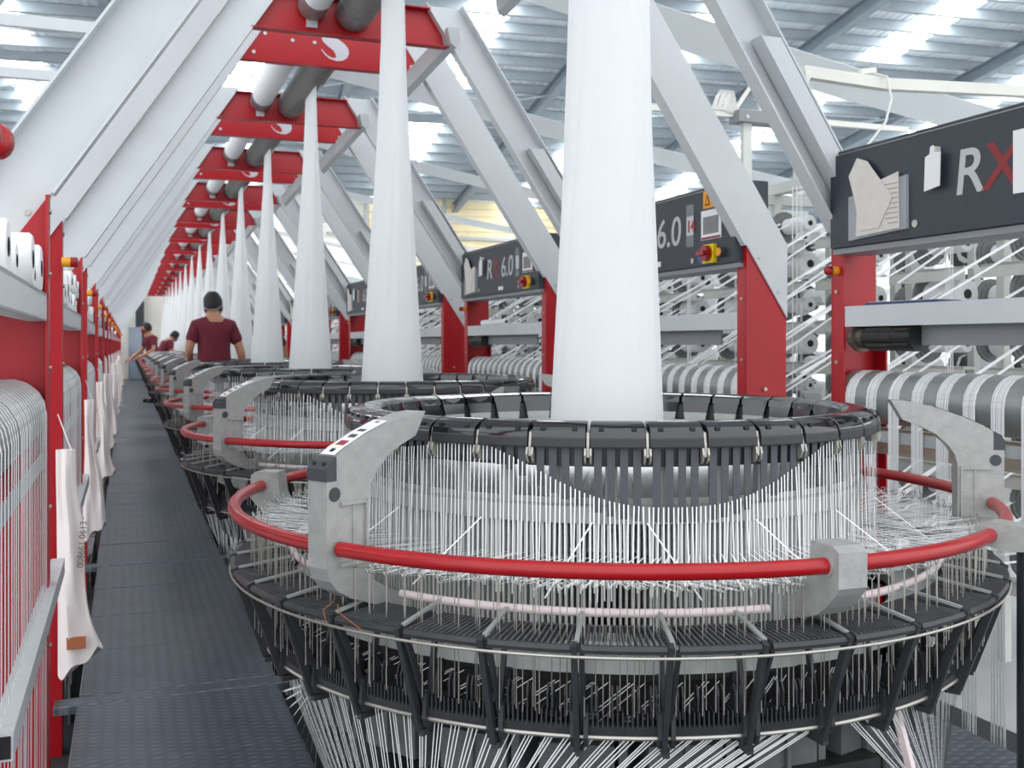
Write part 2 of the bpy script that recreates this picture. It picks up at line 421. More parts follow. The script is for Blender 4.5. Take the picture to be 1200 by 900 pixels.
# tray: black fork strip with fins and the fork blades that guide the wires
tray = MB()
tray.lathe([(.846, .534), (.868, .532), (.871, .546), (.866, .549), (.846, .549)], 4, -SEG*.42, SEG*.42)
for i in range(15):
    a = (i/14-.5)*SEG*.80; m4 = Matrix.Rotation(a, 4, 'Z')
    tray.box(.842, .872, -.0013, .0013, .545, .575, m4)
for i, a in enumerate((-.36, -.30, -.12, -.06, .12, .18, .33, .39)):
    m4 = Matrix.Rotation(a*SEG, 4, 'Z')
    tray.prism([(.842, .56), (.866, .56), (.868, .600), (.862, .616), (.852, .616), (.844, .602)], 'y', -.0016, .0016, m4)
for s_ in (-1, 1):
    m4 = Matrix.Rotation(s_*SEG*.425, 4, 'Z')
    tray.prism([(.846, .512), (.872, .512), (.880, .530), (.876, .575), (.846, .578)], 'y', -.004, .004, m4)
tray_me = tray.mesh('fork_tray', 'black_plastic')
# strut: pair of black legs in a V plus the bright radial bar up to the pale tube
strut = MB()
def bar(m, p, q, w, t):
    p, q = Vector(p), Vector(q); x = (q-p).normalized(); y = Vector((0, 1, 0)); z = x.cross(y)
    vs = []
    for e in (p, q):
        for sy in (-1, 1):
            for sz in (-1, 1): vs.append(e+y*sy*w/2+z*sz*t/2)
    m.add(vs, [(0, 1, 3, 2), (4, 6, 7, 5), (0, 4, 5, 1), (2, 3, 7, 6), (0, 2, 6, 4), (1, 5, 7, 3)])
bar(strut, (.940, -.004, .712), (.868, -.004, .505), .010, .016)
bar(strut, (.936, .010, .700), (.850, .006, .520), .007, .012)
bar(strut, (.815, 0, .700), (.850, 0, .520), .008, .012)
bar(strut, (.80, 0, .50), (.872, 0, .50), .012, .012)
bar(strut, (.80, 0, .62), (.80, 0, .50), .012, .012)
bar(strut, (.932, 0, .700), (.806, 0, .700), .008, .010)
strut_me = strut.mesh('strut', 'black_plastic')
sbar = MB(); bar(sbar, (.930, .0, .714), (.800, .0, .732), .008, .005); sbar_me = sbar.mesh('radial_bar', 'ring_grey')
# rail: one sixth of the red hand rail
rail = MB(); rail.tube([pol(.935, R(2.0)+R(56.0)*i/14, .835) for i in range(15)], .0148, 12); rail_me = rail.mesh('hand_rail', 'red_rail', True)
pale = MB(); pale.tube([pol(.800, R(4.0)+R(52.0)*i/12, .730) for i in range(13)], .0080, 10); pale_me = pale.mesh('pale_tube', 'pink_tube', True)
# curved cast arm (profile radius / height)
AO = [(.700, 1.082), (.735, 1.080), (.80, 1.066), (.86, 1.046), (.915, 1.022), (.950, 1.000), (.962, .985), (.962, .800), (.952, .775), (.935, .755), (.90, .735), (.82, .705), (.74, .690), (.74, .715), (.80, .735), (.842, .760), (.856, .795), (.856, .925), (.850, .950), (.835, .972), (.805, 1.000), (.77, 1.018), (.728, 1.034)]
arm = MB(); arm.prism([(p, q) for p, q in AO], 'y', -.0265, .0265)
arm.box(.866, .930, -.0325, -.0265, .915, .922).box(.862, .868, -.0325, -.0265, .80, .922).box(.862, .932, -.0325, -.0265, .80, .808).box(.893, .899, -.029, -.0265, .808, .915)
arm.box(.866, .930, .0265, .0325, .915, .922).box(.862, .868, .0265, .0325, .80, .922).box(.862, .932, .0265, .0325, .80, .808).box(.893, .899, .0265, .029, .808, .915)
arm_me = arm.mesh('guide_arm', 'cast')
cap = MB(); cap.prism([(.9385, 1.0085), (.952, 1.0015), (.9645, .986), (.9645, .963), (.9385, .963)], 'y', -.0275, .0275)
cap_me = cap.mesh('corner_cap', 'dark_cap')
hole = MB()
hole.cyl((.955, 0, .9935), (.9605, 0, .9965), .004, 8)
hole_me = hole.mesh('cap_screw', 'black')
plug = MB(); plug.cyl((.943, -.0285, .938), (.943, .0285, .938), .0135, 14); plug_me = plug.mesh('plug', 'dark_cap', True)
strip = MB()
ST_ = [(.800, 1.0667), (.86, 1.0467), (.915, 1.0227), (.937, 1.0105)]
strip.add([(r, s_*.020, z+.0012) for r, z in ST_ for s_ in (-1, 1)] + [(r, s_*.020, z) for r, z in ST_ for s_ in (-1, 1)], [(0, 2, 3, 1), (2, 4, 5, 3), (4, 6, 7, 5), (8, 9, 11, 10), (10, 11, 13, 12), (12, 13, 15, 14), (0, 1, 9, 8), (6, 14, 15, 7)])
strip_me = strip.mesh('label_strip', 'paper_white')
def on_arm(r): # height of the arm's top edge
    for (r0, z0), (r1, z1) in zip(AO, AO[1:]):
        if r0 <= r <= r1: return z0+(z1-z0)*(r-r0)/(r1-r0)
    return 1.0
def pict(r0, r1, w, mt, name='pictogram', lift=.0022):
    m = MB(); m.add([(r0, -w, on_arm(r0)+lift), (r1, -w, on_arm(r1)+lift), (r1, w, on_arm(r1)+lift), (r0, w, on_arm(r0)+lift)] + [(r0, -w, on_arm(r0)), (r1, -w, on_arm(r1)), (r1, w, on_arm(r1)), (r0, w, on_arm(r0))], [(0, 1, 2, 3), (7, 6, 5, 4), (0, 4, 5, 1), (1, 5, 6, 2), (2, 6, 7, 3), (3, 7, 4, 0)]); return m.mesh(name, mt)
picts = [pict(.917, .934, .013, 'yellow'), pict(.892, .909, .012, 'knob_red'), pict(.868, .880, .010, 'dark_cap'), pict(.845, .856, .010, 'dark_cap'), pict(.806, .813, .006, 'knob_red'), pict(.921, .930, .006, 'black', lift=.003)]
# rail bracket (angle 0 = radial outwards)
br = MB()
br.prism([(.890, .872), (.950, .872), (.966, .862), (.966, .800), (.955, .785), (.930, .760), (.905, .742), (.84, .722), (.80, .716), (.80, .752), (.838, .765), (.870, .790), (.884, .815)], 'y', -.030, .030)
br_me = br.mesh('rail_bracket', 'cast')
seat = MB(); seat.cyl((.935, -.034, .835), (.935, .034, .835), .019, 14); seat_me = seat.mesh('bracket_socket', 'cast', True)

def yarn_parts(root, k, q):
    """everything threaded: q = yarns per segment"""
    rnd = random.Random(100+k)
    vert, fan, cone, drop, eye = MB(), MB(), MB(), MB(), MB()
    w = .0026 if k == 0 else .0034
    for s in range(NSEG):
        for j in range(q):
            a = (s + (j+.5)/q - .5)*SEG*1.0 + rnd.uniform(-.002, .002)
            zb = band_bottom(a) + .03
            r0 = .662+rnd.uniform(-.002, .002)
            bot = pol(r0+rnd.uniform(-.004, .012), a+rnd.uniform(-.006, .006), rnd.uniform(.715, .755))
            vert.ribbon(pol(r0, a, zb), bot, w, (cos(a), sin(a), 0))
            # outer eyelets and the flat fan of tapes running in from them
            ra = (.865, .880, .895)[j % 3]+rnd.uniform(-.004, .004); a1 = a+rnd.uniform(-.006, .006); ze = .792+rnd.uniform(-.006, .006)
            p0 = pol(ra, a1, .575); p1 = pol(ra, a1, ze)
            if j % 2 == 0 or k == 0:
                eye.tube([p0, p1], .0011 if k == 0 else .0016, 3, cap=False)
                if k <= 2:
                    lp = [p1 + Vector((-sin(a1), cos(a1), 0))*(.0065*cos(u)-.0065*0) + Vector((0, 0, 1))*(.0065*sin(u)+.0065) for u in [2*pi*i/8 for i in range(8)]]
                    eye.tube(lp, .0011, 3, closed=True)
            for sg in ((-1, 1)[j % 2],) if k == 0 else (-1, 1):
                fan.ribbon(pol(ra, a1, ze+.004), pol(.600, a1+sg*(.13+rnd.uniform(-.008, .008)), .782+.014*sg+rnd.uniform(-.003, .003)), w*1.35, (0, 0, 1))
            fan.ribbon(pol(ra, a1, ze+.002), pol(.600, a1+rnd.uniform(-.01, .01), .745), w*1.5, (0, 0, 1))
            if j == 1 and s % 2 == 0: fan.ribbon(pol(.80, a1, .752), pol(.664, a1+.10*(1 if a < AW else -1), .870), w, (cos(a), sin(a), 0))
            cone.ribbon(pol(.60, a, .885), pol(.142, a+.05, .985), .0055, (0, 0, 1)); cone.ribbon(pol(.60, a, .80), pol(.142, a-.05, .975), .0055, (0, 0, 1))
            # tapes dropping from the trays to the guides beside the walkways
            if j % 2 == 0 or k == 0:
                ag = (s + (round(j/3)*3+.5+.62*(j % 3-1)+rnd.uniform(-.15, .15))/q - .5)*SEG; dg_ = math.degrees(ag) % 360
                if 215 < dg_ < 274: e, ez = R(214+(dg_-214)*.25)+rnd.uniform(-.01, .01), .12
                elif 274 <= dg_ < 335: e, ez = R(323+(dg_-323)*.22)+rnd.uniform(-.01, .01), .16
                else: e, ez = ag, -.05
                p_ = pol(.80, e, ez); p_.x = max(-.63, min(.66, p_.x)); drop.ribbon(pol(.852, ag, .535), p_, w*.85, (cos(ag), sin(ag), .2))
                drop.ribbon(p_, Vector((p_.x*.98, p_.y*.98, FLOOR+.01)), w*1.2, (cos(e), sin(e), .2))
                if k == 0 and j % 2: drop.ribbon(pol(.79, ag+.12, .60), pol(.852, ag, .54), w*.7, (cos(a), sin(a), .3))
    if k == 0:
        for i in range(9): drop.ribbon((-.795, -.30, .53), (-.635, .70+.09*i, -.06), .006, (-1, .3, .3))
    vert.build('warp_yarn', 'yarn', root, kind='stuff'); fan.build('fan_yarn', 'yarn', root, kind='stuff')
    cone.build('inner_yarn', 'yarn', root, kind='stuff'); drop.build('drop_yarn', 'yarn', root, kind='stuff')
    eye.build('eyelet_wire', 'steel', root, kind='stuff')
AW = R(256)
def band_bottom(a):
    d = (a-AW+pi) % (2*pi) - pi
    return .870 + .125*(.5-.5*cos(4.6*d))**1.4 if abs(d) < .68 else .995-.03*(.5+.5*cos(6*d))

# fixed rings and carcass, shared by all looms
carc = {}
def lathe_me(name, prof, mt, n=76, smooth=True):
    m = MB(); m.lathe(prof, n); carc[name] = m.mesh(name, mt, smooth)
lathe_me('upper_ring', [(.600, .978), (.650, .978), (.655, 1.02), (.645, 1.035), (.590, 1.035), (.585, .99)], 'black_plastic')
lathe_me('lower_ring', [(.600, .862), (.632, .862), (.634, .896), (.628, .900), (.600, .900)], 'ring_grey')
lathe_me('top_table', [(.40, .972), (.566, .976), (.566, .988), (.40, .984)], 'plate_grey')
lathe_me('cloth_ring', [(.146, .955), (.175, .955), (.178, 1.0), (.170, 1.01), (.150, 1.01)], 'steel_dull')
lathe_me('reed_foot', [(.575, .600), (.650, .600), (.650, .618), (.575, .622)], 'ring_grey')
lathe_me('ring_plate', [(.70, .618), (.800, .618), (.802, .648), (.70, .648)], 'plate_grey')
lathe_me('carcass', [(.40, .30), (.60, .30), (.66, .38), (.66, .56), (.60, .60), (.40, .60)], 'motor')
lathe_me('drum', [(.0, FLOOR+.05), (.34, FLOOR+.05), (.36, -.1), (.36, .30), (.42, .40), (.42, .62), (.0, .62)], 'motor', 40)
foot = MB()
for i in range(6):
    m4 = Matrix.Rotation(R(15+60*i), 4, 'Z'); foot.box(.15, .70, -.045, .045, FLOOR, FLOOR+.07, m4); foot.box(.58, .68, -.04, .04, FLOOR+.07, .36, m4)
foot_me = foot.mesh('base_foot', 'black')
win = MB()
for i in range(NSEG):
    m4 = Matrix.Rotation((i+.5)*SEG, 4, 'Z'); win.box(.606, .622, -.012, .012, .895, .985, m4); win.box(.618, .626, -.003, .003, .895, .985, m4)
    m5 = Matrix.Rotation(i*SEG, 4, 'Z'); win.box(.604, .618, -.055, .055, .900, .912, m5)
win_me = win.mesh('window_frame', 'ring_grey')
reed = MB(); nr = NSEG*9
for i in range(nr):
    m4 = Matrix.Rotation(2*pi*i/nr, 4, 'Z'); reed.box(.585, .625, -.0026, .0026, .61, .865, m4)
reed_me = reed.mesh('reed', 'reed')
idl = MB()
for i in range(24):
    m4 = Matrix.Rotation(2*pi*i/24, 4, 'Z')
    idl.box(.70, .775, -.070, .070, .40, .478, m4); idl.box(.776, .786, -.004, .004, .40, .50, m4); idl.box(.68, .77, .078, .094, .39, .50, m4)
idl_me = idl.mesh('idler_block', 'idler')
und = MB()
und.box(-.02, .20, -.80, -.55, .26, .42).box(.0, .18, -.84, -.80, .28, .40)
for i in range(12): und.box(-.05+i*.022, -.04+i*.022, -.82, -.56, .10, .26)
und.box(-.06, .22, -.80, -.56, .12, .24)
und.cyl((.24, -.74, .30), (.45, -.60, -.05), .028, 10)
und_me = und.mesh('gear_motor', 'motor')
brace = MB(); bar(brace, (.80, .0, .50), (1.0, 0, FLOOR+.02), .014, .014); brace_me = brace.mesh('brace_leg', 'pink_tube')

def loom_label(k):
    if k == 0: return 'big circular loom with a dark pole standing under its red rail', None
    if k < NEAR: return '%s circular loom in the row counting from the one with the dark pole' % ORD[k], None
    return 'small circular loom in the distant part of the row', 'distant circular looms'
stuff_src = {}
def make_loom(k):
    lb, g = loom_label(k)
    t = thing('circular_loom', lb, 'loom', (CX, cy(k), 0), 0, g)
    for nm, me in carc.items(): obj(nm, me, t)
    obj('window_frame', win_me, t); obj('reed', reed_me, t, kind='stuff'); obj('base_foot', foot_me, t)
    if k < 3: obj('idler_block', idl_me, t); obj('gear_motor', und_me, t)
    if k < 6:
        for i in range(NSEG):
            a = i*SEG+AW
            h = obj('hood', cov_me, t, rz=a)
            if k < 2: obj('hood_lip', lip_me, h)
            fl_ = obj('inner_flap', flap_me, h) if k < 4 else None
            if k == 0:
                for s_ in (-1, 1): obj('slot', slot_me, h, rz=s_*.048)
            if k < 2: obj('flap_lip', flip_me, h)
            if k < 3: obj('clip', clip_me, t, rz=a+SEG/2)
            c = obj('comb', comb_me, t, rz=a); obj('comb_rail', crail_me, c)
            if k < 3: obj('rod', rod_me, c)
            tr_ = obj('fork_tray', tray_me, t, rz=a)
            if k < 3: obj('rod', rod2_me, tr_)
            st = obj('strut', strut_me, t, rz=a+SEG/2)
            if k < 2: obj('radial_bar', sbar_me, st)
            if k == 0:
                for j in range(4):
                    ab = a+(j-1.5)*SEG*.222
                    zb = band_bottom(ab)
                    obj('heddle_band', band_me, t, (0, 0, 1.022), ab, scale=(1, 1, 1.022-zb))
    else:
        jn = stuff_src.get('far')
        if not jn:
            def joined(name, src, mt, off=0):
                m = MB()
                for i in range(NSEG):
                    mm = Matrix.Rotation(i*SEG+AW+off, 4, 'Z'); vs = [mm @ v.co for v in src.vertices]
                    m.add(vs, [tuple(p.vertices) for p in src.polygons])
                return m.mesh(name, mt)
            jn = stuff_src['far'] = [('hood', joined('hood', cov_me, 'gloss_black')), ('comb', joined('comb', comb_me, 'comb_grey')), ('fork_tray', joined('fork_tray', tray_me, 'black_plastic')), ('strut', joined('strut', strut_me, 'black_plastic', SEG/2))]
        for nm, me in jn: obj(nm, me, t)
    if k > 0:      # bands as one part on the looms further back
        if 'bands' not in stuff_src:
            m = MB()
            for i in range(NSEG*4):
                a = AW+(i+.5)*SEG/4; mm = Matrix.Rotation(a, 4, 'Z'); m.box(.657, .659, -.0078, .0078, band_bottom(a), 1.022, mm)
            stuff_src['bands'] = m.mesh('heddle_band', 'band')
        obj('heddle_band', stuff_src['bands'], t, kind='stuff')
    if k < 2: yarn_parts(t, k, 12 if k == 0 else 7)
    else:
        if 'y2' not in stuff_src:
            before = set(t.children); yarn_parts(t, 2, 5)
            stuff_src['y2'] = [(c.name.split('.')[0], c.data) for c in t.children if c not in before]
        else:
            for nm, me in stuff_src['y2']: obj(nm, me, t, kind='stuff')
    for i in range(6): obj('hand_rail', rail_me, t, rz=R(30+60*i))
    for i in range(6): obj('pale_tube', pale_me, t, rz=R(30+60*i))
    for a in (90, 210, 330):
        am = obj('guide_arm', arm_me, t, rz=R(a))
        c = obj('corner_cap', cap_me, am); obj('plug', plug_me, am); obj('label_strip', strip_me, am)
        if k < 3:
            for s_ in (-.014, .014): obj('cap_screw', hole_me, am, (0, s_, 0))
        if k < 4:
            for p in picts: obj('pictogram', p, am)
    for a in (30, 150, 270):
        bk = obj('rail_bracket', br_me, t, rz=R(a)); obj('bracket_socket', seat_me, bk)
    if k == 0:
        # extra clamp and dark pole under the rail
        pc = MB(); pc.prism([(.905, .850), (.935, .862), (1.00, .856), (1.05, .842), (1.06, .815), (.97, .806), (.918, .815)], 'y', -.028, .028)
        o = obj('pole_clamp', pc.mesh('pole_clamp', 'cast'), t, rz=R(301))
        pp = MB(); pp.cyl((.998, 0, FLOOR), (.998, 0, .815), .020, 16); obj('pole', pp.mesh('pole', 'dark_pole', True), t, rz=R(301))
        obj('brace_leg', brace_me, t, rz=R(290))
        wr = MB()
        for dx in (0, .012):
            wr.tube([pol(.935+dx, R(211)+dx*2, .735), pol(.955, R(210.5)+dx*4, .722), pol(.955, R(211)+dx*8, .70)], .0010, 5)
        obj('sensor_wire', wr.mesh('sensor_wire', 'wire_copper', True), t)
    return t
for k in range(N): make_loom(k)
# ------------------------------------------------------------------ portal frames over each loom (local origin: loom centre, z = 0)
WI, WO = 1.377, 1.582            # inner and outer half width of the posts
ZB, ZT = 2.885, 3.095            # bottom and top of the red cross beams
TZ = 1.645                       # top of the red posts on the inner side
def slope_w(z): return WI + (TZ-z)*.6618          # inner edge of the slanted legs
G = {}
def gmesh(name, key, m, mt, smooth=False): G[key] = (name, m.mesh(name, mt, smooth))
BOLTS = {}
m = MB(); m.cyl((-.003, 0, 0), (.003, 0, 0), .008, 6); BX = m.mesh('bolt', 'steel')
m = MB(); m.cyl((0, -.009, 0), (0, .009, 0), .0085, 8); BY = m.mesh('bolt', 'steel')
for sx in (-1, 1):
    for fy in (-1, 1):           # -1 = frame on the near side, +1 = far side; webs outwards, flanges inwards
        y0 = fy*HP; yi = y0-fy*.07
        m = MB()
        zo = TZ+.012 if (fy > 0 and sx > 0) else 1.36
        poly = [(sx*WI, FLOOR), (sx*WO, FLOOR), (sx*WO, zo), (sx*WI, TZ+.012)]
        m.prism(poly, 'y', y0-.004, y0+.004)
        m.box(*sorted((sx*WI, sx*(WI+.008))), *sorted((y0, yi)), FLOOR, TZ)
        m.box(*sorted((sx*WO, sx*(WO-.008))), *sorted((y0, yi)), FLOOR, 1.36)
        gmesh('post', ('post', sx, fy), m, 'red')
        BOLTS[(sx, fy)] = [('x', (sx*(WI-.003), y0-fy*.03, z)) for z in (.35, .75, 1.15, 1.42, 1.60)] + [('y', (sx*w, y0+fy*.009, z)) for w, z in ((WI+.09, 1.02), (WI+.06, 1.60), (WI+.16, 1.45))]
        # slanted leg
        zl = TZ-(WO-WI)/.6618; ye = y0+fy*.006
        poly = [(sx*slope_w(ZT+.03), ZT+.03), (sx*(slope_w(ZT+.03)+.205), ZT+.03), (sx*WO, TZ-(WO-WI-.205)/.6618), (sx*WO, zl)]
        m = MB(); m.prism(poly, 'y', *sorted((ye, ye+fy*.008)))
        def edge(p, q, dpt, tk, up):
            p, q = Vector((p[0], 0, p[1])), Vector((q[0], 0, q[1])); n = (q-p).normalized(); n = Vector((-n.z, 0, n.x))*tk*up
            vs = [p, q, q+n, p+n]; m.prism([(v.x, v.z) for v in vs], 'y', *sorted((ye+fy*.008, ye-fy*dpt)))
        edge((sx*slope_w(ZT+.03), ZT+.03), (sx*slope_w(TZ+.01), TZ+.01), .062, .008, -sx)
        edge((sx*(slope_w(ZT+.03)+.205), ZT+.03), (sx*WO, TZ), .062, .008, sx)
        gmesh('slanted_leg', ('leg', sx, fy), m, 'white_paint')
    # shelf running between the frames, set into the posts
    m = MB()
    m.box(*sorted((sx*(WI+.004), sx*(WI+.19))), -HP+.01, HP-.01, 1.352, 1.362)
    m.box(*sorted((sx*(WI+.004), sx*(WI+.012))), -HP+.01, HP-.01, 1.285, 1.362)
    m.box(*sorted((sx*(WI+.004), sx*(WI+.06))), -HP+.01, HP-.01, 1.285, 1.291)
    gmesh('shelf', ('shelf', sx), m, 'white_paint')
    m = MB(); m.box(*sorted((sx*(WI+.06), sx*(WI+.07))), -HP+.30, HP-.08, 1.215, 1.352); gmesh('shelf_web', ('shelfweb', sx), m, 'grey_under')
    m = MB(); m.cyl((sx*(WI+.105), -HP+.03, 1.02), (sx*(WI+.105), HP-.03, 1.02), .1, 40); gmesh('yarn_roller', ('roller', sx), m, 'roller_grey', True)
    m = MB(); m.cyl((sx*(WI+.105), -HP, 1.02), (sx*(WI+.105), HP, 1.02), .02, 10); gmesh('axle', ('axle', sx), m, 'steel', True)
    m = MB(); m.box(*sorted((sx*(WI-.02), sx*(WI+.02))), -.38, HP+.36, .475, .525)
    for e in (-.38, HP+.36): pass
    gmesh('low_bar', ('lowbar', sx), m, 'white_paint')
    m = MB(); m.box(*sorted((sx*(WI-.016), sx*(WI+.016))), -.383, -.379, .480, .520); gmesh('bar_end', ('barend', sx), m, 'black')
    m = MB(); m.box(*sorted((sx*(WI+.16), sx*(WI+.19))), -HP+.01, HP-.01, .80, .90); gmesh('wood_rail', ('wood', sx), m, 'wood')
    m = MB(); m.box(*sorted((sx*(WI+.015), sx*(WI+.022))), -HP+.01, HP-.01, .865, .905); gmesh('comb_bar', ('combbar', sx), m, 'grey_paint')
for fy in (-1, 1):
    y0 = fy*HP; wb, wt = slope_w(ZB), slope_w(ZT)
    m = MB(); m.prism([(-wb, ZB), (wb, ZB), (wt, ZT), (-wt, ZT)], 'y', y0-.004, y0+.004)
    m.box(-wb, wb, *sorted((y0, y0-fy*.06)), ZB, ZB+.006); m.box(-wt, wt, *sorted((y0, y0-fy*.06)), ZT-.006, ZT)
    gmesh('cross_beam', ('beam', fy), m, 'red')
BEAMB = ((-.475, 2.93), (-.41, 3.045), (-.25, 3.02), (-.12, 3.02), (.475, 2.93), (.41, 3.045))
m = MB(); m.cyl((0, -HP-.012, 0), (0, -HP-.004, 0), .011, 8); BB = m.mesh('bolt', 'white_paint')
# swoosh emblem: a fat tapering crescent
out = [(-.080, .000), (-.060, -.030), (-.030, -.052), (.010, -.062), (.045, -.058), (.075, -.040), (.088, -.010), (.082, .020), (.060, .045), (.020, .072), (-.005, .086), (-.06, .086), (-.073, .075), (-.076, .060), (-.066, .044), (-.040, .022), (-.010, .002), (.006, -.020), (.010, -.040), (.000, -.046), (-.020, -.044), (-.045, -.032), (-.066, -.012), (-.076, .003)]
m = MB(); m.prism([(x, z+2.985) for x, z in out], 'y', -HP-.0065, -HP-.004)
gmesh('emblem', ('logo',), m, 'logo')
for x, r, mt, key in ((-.235, .078, 'paper_white', 'r1'), (-.010, .098, 'roller_rubber', 'r2')):
    m = MB(); z = 3.035 if r < .09 else 3.02
    m.cyl((x, -HP+.03, z), (x, HP-.04, z), r, 32); gmesh('take_off_roller', (key,), m, mt, True)
    m = MB(); m.cyl((x, HP-.22, z), (x, HP-.035, z), r+.0015, 32); gmesh('roller_end', (key+'e',), m, 'steel_dull', True)
    m = MB(); m.cyl((x, -HP+.025, z), (x, -HP+.16, z), r+.0015, 32); gmesh('roller_end', (key+'f',), m, 'steel_dull', True)
m = MB(); m.box(-.265, -.205, HP-.02, HP-.004, 2.925, 2.985); m.cyl((-.235, HP-.03, 2.955), (-.235, HP-.02, 2.955), .012, 8); gmesh('roller_bracket', ('rb',), m, 'white_paint')
m = MB(); m.prism([(.50, 2.985), (.57, 2.985), (.575, 2.90), (.55, 2.875), (.52, 2.90)], 'y', HP-.10, HP+1.15, Matrix.Translation((0, 0, 0)))
for i in range(5, 10): x, y, z = m.v[i]; m.v[i] = (x-.10, y, z-.16)
gmesh('guide_profile', ('gp',), m, 'grey_paint')
m = MB(); m.prism([(slope_w(2.35)+.095, 2.35), (slope_w(2.35)+.18, 2.35), (slope_w(1.70)+.18, 1.70), (slope_w(1.70)+.095, 1.70)], 'y', HP-.075, HP-.005); gmesh('cable_duct', ('duct',), m, 'white_paint')
# e-stop lamp: amber base, red cap, on the far-side posts next to the aisle
for sx in (-1, 1):
    m = MB(); ye_ = -HP-.03 if sx < 0 else HP-.03; m.cyl((sx*WI, ye_, 1.50), (sx*(WI-.028), ye_, 1.50), .017, 14); gmesh('stop_base', ('eb', sx), m, 'amber', True)
    m = MB(); m.tube([(sx*(WI-.028), ye_, 1.50), (sx*(WI-.048), ye_, 1.50), (sx*(WI-.053), ye_, 1.50)], [.0175, .0175, .011], 14); gmesh('stop_button', ('ec', sx), m, 'knob_red', True)
# roller motor under the right shelf
m = MB(); yc = HP-.05; xm, zm = WI+.055, 1.245
m.cyl((xm, yc-.10, zm), (xm, yc-.27, zm), .046, 20); m.cyl((xm, yc-.27, zm), (xm, yc-.36, zm), .052, 20)
for i in range(10): a = 2*pi*i/10; m.box(xm+.044*cos(a)-.003, xm+.044*cos(a)+.003, yc-.26, yc-.12, zm+.044*sin(a)-.008, zm+.044*sin(a)+.008)
for i in range(3): m.box(xm-.054, xm-.05, yc-.355, yc-.28, zm-.03+.026*i, zm-.022+.026*i)
gmesh('roller_motor', ('motor',), m, 'motor')
m = MB(); m.cyl((xm, yc-.02, zm), (xm, yc-.10, zm), .042, 16); m.cyl((xm, yc-.06, zm), (xm, yc-.045, zm), .056, 16); gmesh('motor_flange', ('mflange',), m, 'brown_metal')

def frame_label(k):
    if k < NEAR: return '%s red and white portal frame over the looms counting from the dark pole' % ORD[k], None
    return 'distant red and white portal frame far down the row', 'distant portal frames'
def make_frame(k):
    lb, g = frame_label(k)
    t = thing('portal_frame', lb, 'frame', (CX, cy(k), 0), 0, g)
    for sx in (-1, 1):
        for fy in (-1, 1):
            nm, me = G[('post', sx, fy)]; p = obj(nm, me, t)
            if k < 4:
                for ax_, q_ in BOLTS[(sx, fy)]: obj('bolt', BX if ax_ == 'x' else BY, p, q_)
            l = obj('slanted_leg', G[('leg', sx, fy)][1], t)
            if sx == 1 and fy == 1: obj('cable_duct', G[('duct',)][1], l)
        s = obj('shelf', G[('shelf', sx)][1], t); (obj('shelf_web', G[('shelfweb', sx)][1], s) if sx > 0 else None)
        r = obj('yarn_roller', G[('roller', sx)][1], t); obj('axle', G[('axle', sx)][1], r)
        if sx < 0:
            lb_ = obj('low_bar', G[('lowbar', sx)][1], t); obj('bar_end', G[('barend', sx)][1], lb_)
        obj('wood_rail', G[('wood', sx)][1], t); obj('comb_bar', G[('combbar', sx)][1], t)
        s2 = obj('stop_base', G[('eb', sx)][1], t); obj('stop_button', G[('ec', sx)][1], s2)
    for fy in (-1, 1):
        bme = obj('cross_beam', G[('beam', fy)][1], t)
        if fy < 0:
            obj('emblem', G[('logo',)][1], bme)['label'] = 'pale grey swoosh emblem'
            if k < 6:
                for w_, z_ in BEAMB: obj('bolt', BB, bme, (w_, 0, z_))
        else: obj('roller_bracket', G[('rb',)][1], bme)
    for key in ('r1', 'r2'):
        r = obj('take_off_roller', G[(key,)][1], t); obj('roller_end', G[(key+'e',)][1], r); obj('roller_end', G[(key+'f',)][1], r)
    obj('guide_profile', G[('gp',)][1], t)
    mo = obj('roller_motor', G[('motor',)][1], t); obj('motor_flange', G[('mflange',)][1], mo)
    return t
for k in range(N): make_frame(k)

# ------------------------------------------------------------------ woven cloth: round at the loom, flattened at the rollers, then a flat web to the winders
def cloth_mesh():
    m = MB(); nz, na = 40, 96; z0, z1 = .975, 2.965
    for i in range(nz+1):
        f = i/nz; z = z0+(z1-z0)*f; ax = .1455*(1-f)+.004; ay = .1455+(.225-.1455)*f
        for j in range(na):
            a = 2*pi*j/na
            fold = .0035*min(1, f*3)*(1-f)*(sin(a*11+1.3)+.7*sin(a*17+f*2)+.5*sin(a*29))
            m.v.append(((ax+fold)*cos(a), (ay+fold)*sin(a), z))
    for i in range(nz):
        for j in range(na):
            j2 = (j+1) % na; m.f.append((i*na+j, i*na+j2, (i+1)*na+j2, (i+1)*na+j))
    me = m.mesh('cloth_tube', 'fabric'); smooth_mesh(me, 180); return me
cl_me = cloth_mesh()
wb = MB(); nn = 30
pts = [(-.01, 2.922), (.05, 2.935), (.09, 2.985), (.10, 3.05), (.16, 3.105)]
pts += [(.16+i*.16, 3.105-.155*i*.16-.05*sin(pi*i/nn)) for i in range(1, nn+1)]
for x, z in pts: wb.v += [(x, -.225, z), (x, .225, z), (x, .225, z+.003), (x, -.225, z+.003)]
for i in range(len(pts)-1):
    for j in range(4): j2 = (j+1) % 4; wb.f.append((4*i+j, 4*i+j2, 4*i+4+j2, 4*i+4+j))
wb_me = wb.mesh('flat_web', 'fabric'); smooth_mesh(wb_me, 60)
for k in range(N):
    lb, g = (('tall white woven cloth tube rising from the %s loom counting from the dark pole' % ORD[k]), None) if k < NEAR else ('distant white woven cloth tube far down the row', 'distant cloth tubes')
    t = thing('cloth_tube', lb, 'fabric', (CX, cy(k), 0), 0, g)
    obj('tube', cl_me, t); obj('flat_web', wb_me, t)

